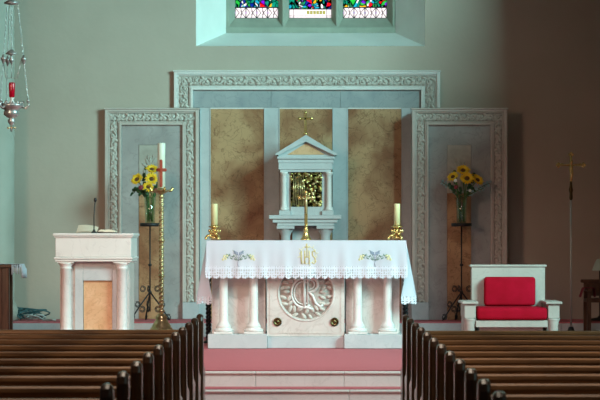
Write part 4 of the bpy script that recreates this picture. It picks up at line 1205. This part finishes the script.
# ------------------------------------------------------------------ credence table with fringed cloth at the left edge
Ya, Yb_ = 22.6, 22.98
xr = wx(18.0, Ya); xl = xr - .62; ztb = wz(264.5, Ya)
tb = thing('side_table', 'dark wooden side table under a fringed cloth at the left edge', 'table', (xr - .31, 22.79, PLAT + .002))
MB().box(xl, xr, Ya, Yb_, ztb - .03, ztb, .004).build('tabletop', M['dark_wood'], tb)
for xx in (xl + .03, wx(8.5, Ya) - .07):
    for yy in (Ya + .03, Yb_ - .10): MB().box(xx, xx + .07, yy, yy + .07, PLAT + .002, ztb - .031, .005).build('leg', M['dark_wood'], tb)
MB().box(xl + .101, wx(8.5, Ya) - .071, Ya + .04, Ya + .06, PLAT + .10, ztb - .031, .002).build('front_panel', M['dark_wood'], tb)
mb = MB()
def tcl(u, v_): return Vector((xl + .02 + (xr - xl - .006) * u, Ya - .004 + (Yb_ - Ya + .008) * v_, ztb + .0035))
mb.grid(tcl, 12, 8)
mb.grid(lambda u, v_: Vector((xr + .014 + .020 * v_, Ya - .004 + (Yb_ - Ya + .008) * u, ztb + .0035 - .05 * v_)), 20, 4)
tcloth = tag(mb.build('fringed_cloth', M['linen']), 'white fringed cloth over the side table at the left edge', 'tablecloth')
mb = MB()
for k in range(26):
    y_ = Ya + (Yb_ - Ya) * k / 25
    mb.tube([(xr + .034, y_, ztb - .045), (xr + .038 + R.uniform(-.006, .008), y_ + R.uniform(-.004, .004), ztb - .105 - R.uniform(0, .03))], .0055, 5)
for k in range(6):
    x_ = xr - .055 + .018 * k
    mb.tube([(x_, Ya - .012, ztb), (x_ + R.uniform(-.003, .003), Ya - .014, ztb - .075 - R.uniform(0, .03))], .0055, 5)
fr = mb.build('fringe', M['linen'], tcloth); fr['kind'] = 'stuff'

# coiled cables on the floor by the left wall
cab = [('dark teal cable coiled loosely against the left wall', M['cable'], 27, .11, 6.0, 0), ('second dark cable heaped at the left end of the cable pile', M['cable'], 16, .075, 4.0, 1), ('pale grey cable trailing from the cable pile towards the lectern', M['cable_grey'], 38, .06, 2.6, 2)]
for lab, mt, px_, rr, turns, k in cab:
    Y = 24.62; c = at(px_, 320, Y); n = int(turns * 18); pts = []
    for i in range(n + 1):
        f = i / n; a = f * turns * 2 * PI + k
        r_ = rr * (1 + .35 * math.sin(f * 23 + k)) + .03 * math.sin(f * 41)
        pts.append((c.x + 1.25 * r_ * math.cos(a) + .02 * math.sin(9 * f), c.y + .06 * math.sin(a) - .16 * k + .16, PRED + .012 + .12 * abs(math.sin(f * 17 + k)) * (1 if k < 2 else .5) * (1 - .3 * f)))
    if k == 2: pts += [(c.x + .08, c.y - .2, PRED + .011), (c.x + .17, c.y - .21, PRED + .011), (wx(52, Y), c.y - .22, PRED + .011), (wx(58, Y), c.y - .2, PRED + .011)]
    tag(MB().tube(pts, .0075, 6).build('coiled_cable', mt), lab, 'cable', 'cables heaped on the floor at left')

# ------------------------------------------------------------------ hanging sanctuary lamp
Y = 20.0; s = Y / F; c0 = at(11.5, 110, Y); cx_ = c0.x; Zl = lambda p: wz(p, Y)
sl = thing('sanctuary_lamp', 'silver hanging sanctuary lamp with a red glass on long chains', 'lamp', (cx_, Y, Zl(110)))
MB().lathe([(.02, Zl(5)), (.06, Zl(4)), (.066, Zl(2.5)), (.04, Zl(1)), (.02, Zl(-1)), (.014, Zl(-4)), (.001, Zl(-5))], (cx_, Y, 0), 24).build('crown', M['silver'], sl)
MB().tube([(cx_, Y, Zl(-4)), (cx_, Y, 8.5)], .006, 8).build('suspension_rod', M['silver'], sl)
def chain(a, b, name='chain', r=.0045):
    a, b = Vector(a), Vector(b); L = (b - a).length; n = max(3, int(L / .026)); d = (b - a) / n; mb = MB()
    u = d.normalized().orthogonal().normalized(); w_ = d.normalized().cross(u)
    for i in range(n):
        m_ = a + d * (i + .5); e_ = u if i % 2 else w_
        mb.tube([m_ + d * .62 * math.cos(q * PI / 4) + e_ * .0055 * math.sin(q * PI / 4) for q in range(8)], .0020, 4, closed=True)
    return mb.build(name, M['silver'], sl)
rim = 17 * s
for k, a in enumerate((-.12, 2.0, 4.15)):
    d = Vector((math.cos(a), math.sin(a), 0))
    top = Vector((cx_, Y, Zl(4))) + d * .055; mid = Vector((cx_, Y, Zl(59))) + d * 12.5 * s; low = Vector((cx_, Y, Zl(101))) + d * rim
    chain(top, mid); chain(mid, low)
    MB().lathe([(.004, -.05), (.012, -.035), (.02, -.01), (.026, .0), (.012, .012), (.006, .035)], mid, 12).build('chain_knop', M['silver'], sl)
    mb = MB(); b0_ = Vector((cx_, Y, Zl(106)))
    mb.tube([b0_ + d * .085, b0_ + d * .12 + Vector((0, 0, -.02)), b0_ + d * .15, b0_ + d * rim + Vector((0, 0, .035))], [.012, .010, .009, .007], 7); mb.ball(low, .014, 1, 1, 1.2, 8, 6)
    mb.build('chain_bracket', M['silver'], sl)
chain((cx_, Y, Zl(4)), (cx_, Y, Zl(50)))
MB().lathe([(.006, Zl(49)), (.03, Zl(51.5)), (.05, Zl(53.5)), (.05, Zl(54.3)), (.012, Zl(55)), (.008, Zl(57)), (.02, Zl(59)), (.022, Zl(60.5)), (.010, Zl(62.5)), (.004, Zl(65))], (cx_, Y, 0), 20).build('counterweight', M['silver'], sl)
mb = MB()
mb.tube([(cx_ - 9 * s, Y, Zl(57)), (cx_ - 5.5 * s, Y, Zl(78)), (cx_ + 5.5 * s, Y, Zl(78)), (cx_ + 10 * s, Y, Zl(60))], .0035, 6)
mb.tube([(cx_, Y, Zl(65)), (cx_, Y, Zl(78))], .0035, 6)
mb.build('stirrup', M['silver'], sl)
MB().lathe([(.018, Zl(97.5)), (.024, Zl(96.5)), (.026, Zl(90)), (.027, Zl(84)), (.024, Zl(82.5)), (.020, Zl(83.5)), (.001, Zl(84))], (cx_ + .003, Y, 0), 20).build('red_glass', M['ruby'], sl)
MB().lathe([(.03, Zl(103.5)), (.016, Zl(101)), (.012, Zl(99)), (.022, Zl(97.7)), (.001, Zl(97.6))], (cx_ + .003, Y, 0), 18).build('glass_holder', M['white_marble'], sl)
MB().lathe([(.001, Zl(132)), (.008, Zl(131)), (.012, Zl(128)), (.006, Zl(126)), (.016, Zl(124.5)), (.030, Zl(122.5)), (.032, Zl(120)), (.018, Zl(118.3)), (.04, Zl(117.3)), (.064, Zl(115)), (.066, Zl(112)), (.058, Zl(110)), (.085, Zl(108.5)), (.104, Zl(106)), (.106, Zl(104)), (.09, Zl(104.6)), (.001, Zl(105))], (cx_, Y, 0), 32).build('bowl', M['silver'], sl)
mb = MB()
for k in range(14):
    a = 2 * PI * k / 14; mb.ball((cx_ + .100 * math.cos(a), Y + .100 * math.sin(a), Zl(103)), .012, .7, .7, 1.2, 7, 5)
mb.build('rim_cresting', M['silver'], sl)
mb = MB()
for k in range(4):
    a = k * PI / 2 + .3
    mb.tube([(cx_ + .006 * math.cos(a), Y + .006 * math.sin(a), Zl(127)), (cx_ + .03 * math.cos(a), Y + .03 * math.sin(a), Zl(128.5)), (cx_ + .036 * math.cos(a), Y + .036 * math.sin(a), Zl(127))], .006, 6)
mb.build('pendant_leaf', M['old_brass'], sl)

# ------------------------------------------------------------------ pews
def make_pew(sg, length=3.4):
    """aisle end at the origin, running towards sg * X; the back (nearest the viewer) at y = 0"""
    root = bpy.data.objects.new('church_pew', None); COL.objects.link(root); WORLD[root.name] = Vector((0, 0, 0))
    out_ = [(.045, .004), (.045, .40), (.005, .72), (-.012, .86), (-.012, .925), (-.002, .955), (.018, .972), (.045, .975), (.072, .966), (.090, .945), (.096, .90), (.088, .82), (.094, .72), (.125, .64), (.20, .60), (.33, .585), (.375, .57), (.39, .54), (.375, .49), (.36, .43), (.375, .30), (.40, .10), (.405, .004)]
    th = .052
    for xe in (0, length - th):
        mb = MB(); a, b_ = sorted((sg * xe, sg * (xe + th)))
        mb.prism(out_, a, b_, .0245, 4, axis='x', smooth=False)
        mb.build('pew_end', M['wood_end'], root)
    a, b_ = sorted((sg * (th + .001), sg * (length - th - .001)))
    mb = MB(); mb.prism([(.008, .815), (.002, .835), (.006, .852), (.022, .860), (.044, .860), (.058, .850), (.060, .832), (.054, .815)], a, b_, axis='x')
    mb.build('top_rail', M['wood'], root)
    mb = MB(); mb.prism([(.022, .8145), (.044, .8145), (.085, .43), (.063, .43)], a, b_, axis='x')
    for k in range(1, 5):
        z = .43 + .385 * k / 5; y = .063 - .041 * k / 5
        mb.prism([(y - .006, z - .012), (y - .006, z + .012), (y + .004, z + .012), (y + .004, z - .012)], a, b_, axis='x')
    mb.build('backrest', M['wood'], root)
    mb = MB(); mb.prism([(-.085, .735), (-.085, .757), (.024, .757), (.026, .735)], a, b_, axis='x'); mb.prism([(-.085, .7571), (-.085, .767), (-.075, .767), (-.075, .7571)], a, b_, axis='x')
    mb.build('book_ledge', M['wood'], root)
    mb = MB(); mb.prism([(.07, .40), (.07, .428), (.36, .445), (.385, .435), (.385, .415), (.36, .41)], a, b_, axis='x')
    mb.build('seat', M['wood'], root)
    mb = MB(); mb.prism([(.30, .06), (.30, .399), (.32, .399), (.32, .06)], a, b_, axis='x')
    mb.build('seat_apron', M['wood'], root)
    return root


ORD = ['front', 'second', 'third', 'fourth', 'fifth', 'sixth', 'seventh', 'eighth', 'ninth', 'tenth', 'eleventh', 'twelfth']
def block(sg, xa, y0, step, n, side):
    proto = make_pew(sg)
    for i in range(n):
        o = proto if i == 0 else copy_tree(proto)
        o.location = (xa, y0 - step * i, .002)
        lab = ('front pew of the %s block, nearest the altar steps' % side) if i == 0 else ('%s pew from the altar in the %s block%s' % (ORD[i], side, ', nearest the viewer' if i == n - 1 else ''))
        tag(o, 'dark wooden ' + lab, 'pew', 'church pews in the %s block' % side)
block(-1, -.77 + .026, 16.94, .789, 11, 'left')
block(1, .703 - .026, 16.75, .741, 12, 'right')

# ------------------------------------------------------------------ light
def area(name, loc, target, size, size_y, energy, col, spread=PI):
    l = bpy.data.lights.new(name, 'AREA'); l.shape = 'RECTANGLE'; l.size = size; l.size_y = size_y; l.energy = energy; l.color = col; l.spread = spread
    o = bpy.data.objects.new(name, l); COL.objects.link(o); o.location = loc
    o.rotation_euler = (Vector(target) - Vector(loc)).to_track_quat('-Z', 'Y').to_euler()
    return o
area('south_window_near', (6.2, 16.0, 5.2), (-1.0, 25, 3.4), 2.6, 3.4, 530, (.48, .95, .94), math.radians(110))
area('south_window_far', (7.0, 9.0, 4.8), (-.5, 24, 1.4), 5.0, 4.0, 40, (.55, 1.0, .95))
area('nave_lamps', (-.3, 14.0, 7.0), (-.2, 20.4, .5), 2.0, 1.0, 36, (1.0, .86, .85), math.radians(46))
area('pew_fill', (0, 12.5, 7.5), (0, 12.8, .5), 5.0, 6.0, 125, (1.0, .84, .66), math.radians(70))  # unseen overhead fill, added to warm and brighten the pews
area('left_warm_fill', (-6.0, 10.0, 4.0), (-2.2, 21.0, .8), 2.0, 3.0, 28, (1.0, .66, .46), math.radians(40))  # unseen warm light added at the left of the nave, not a window
area('outside_daylight', (0.05, 27.5, 5.0), (0.05, 25.6, 4.6), 3.0, 5.0, 190, (1.0, .97, .95))
w = bpy.data.worlds.new('world'); bpy.context.scene.world = w; w.use_nodes = True
w.node_tree.nodes['Background'].inputs[0].default_value = (.95, .88, .80, 1)
w.node_tree.nodes['Background'].inputs[1].default_value = .022

# ------------------------------------------------------------------ camera
cam = bpy.data.cameras.new('camera'); cam.sensor_width = 36; cam.lens = F / 600 * 36
cam.shift_x = -(CX - 300) / 600; cam.shift_y = (CY - 200) / 600
cam.clip_start = .1; cam.clip_end = 200
cam.dof.use_dof = True; cam.dof.focus_distance = 21.8; cam.dof.aperture_fstop = 9
co = bpy.data.objects.new('camera', cam); COL.objects.link(co); co.location = (0, 0, EYE); co.rotation_euler = (PI / 2, 0, 0)
bpy.context.scene.camera = co
vs_ = bpy.context.scene.view_settings
vs_.view_transform = 'Standard'; vs_.look = 'None'; vs_.exposure = 0; vs_.gamma = 1
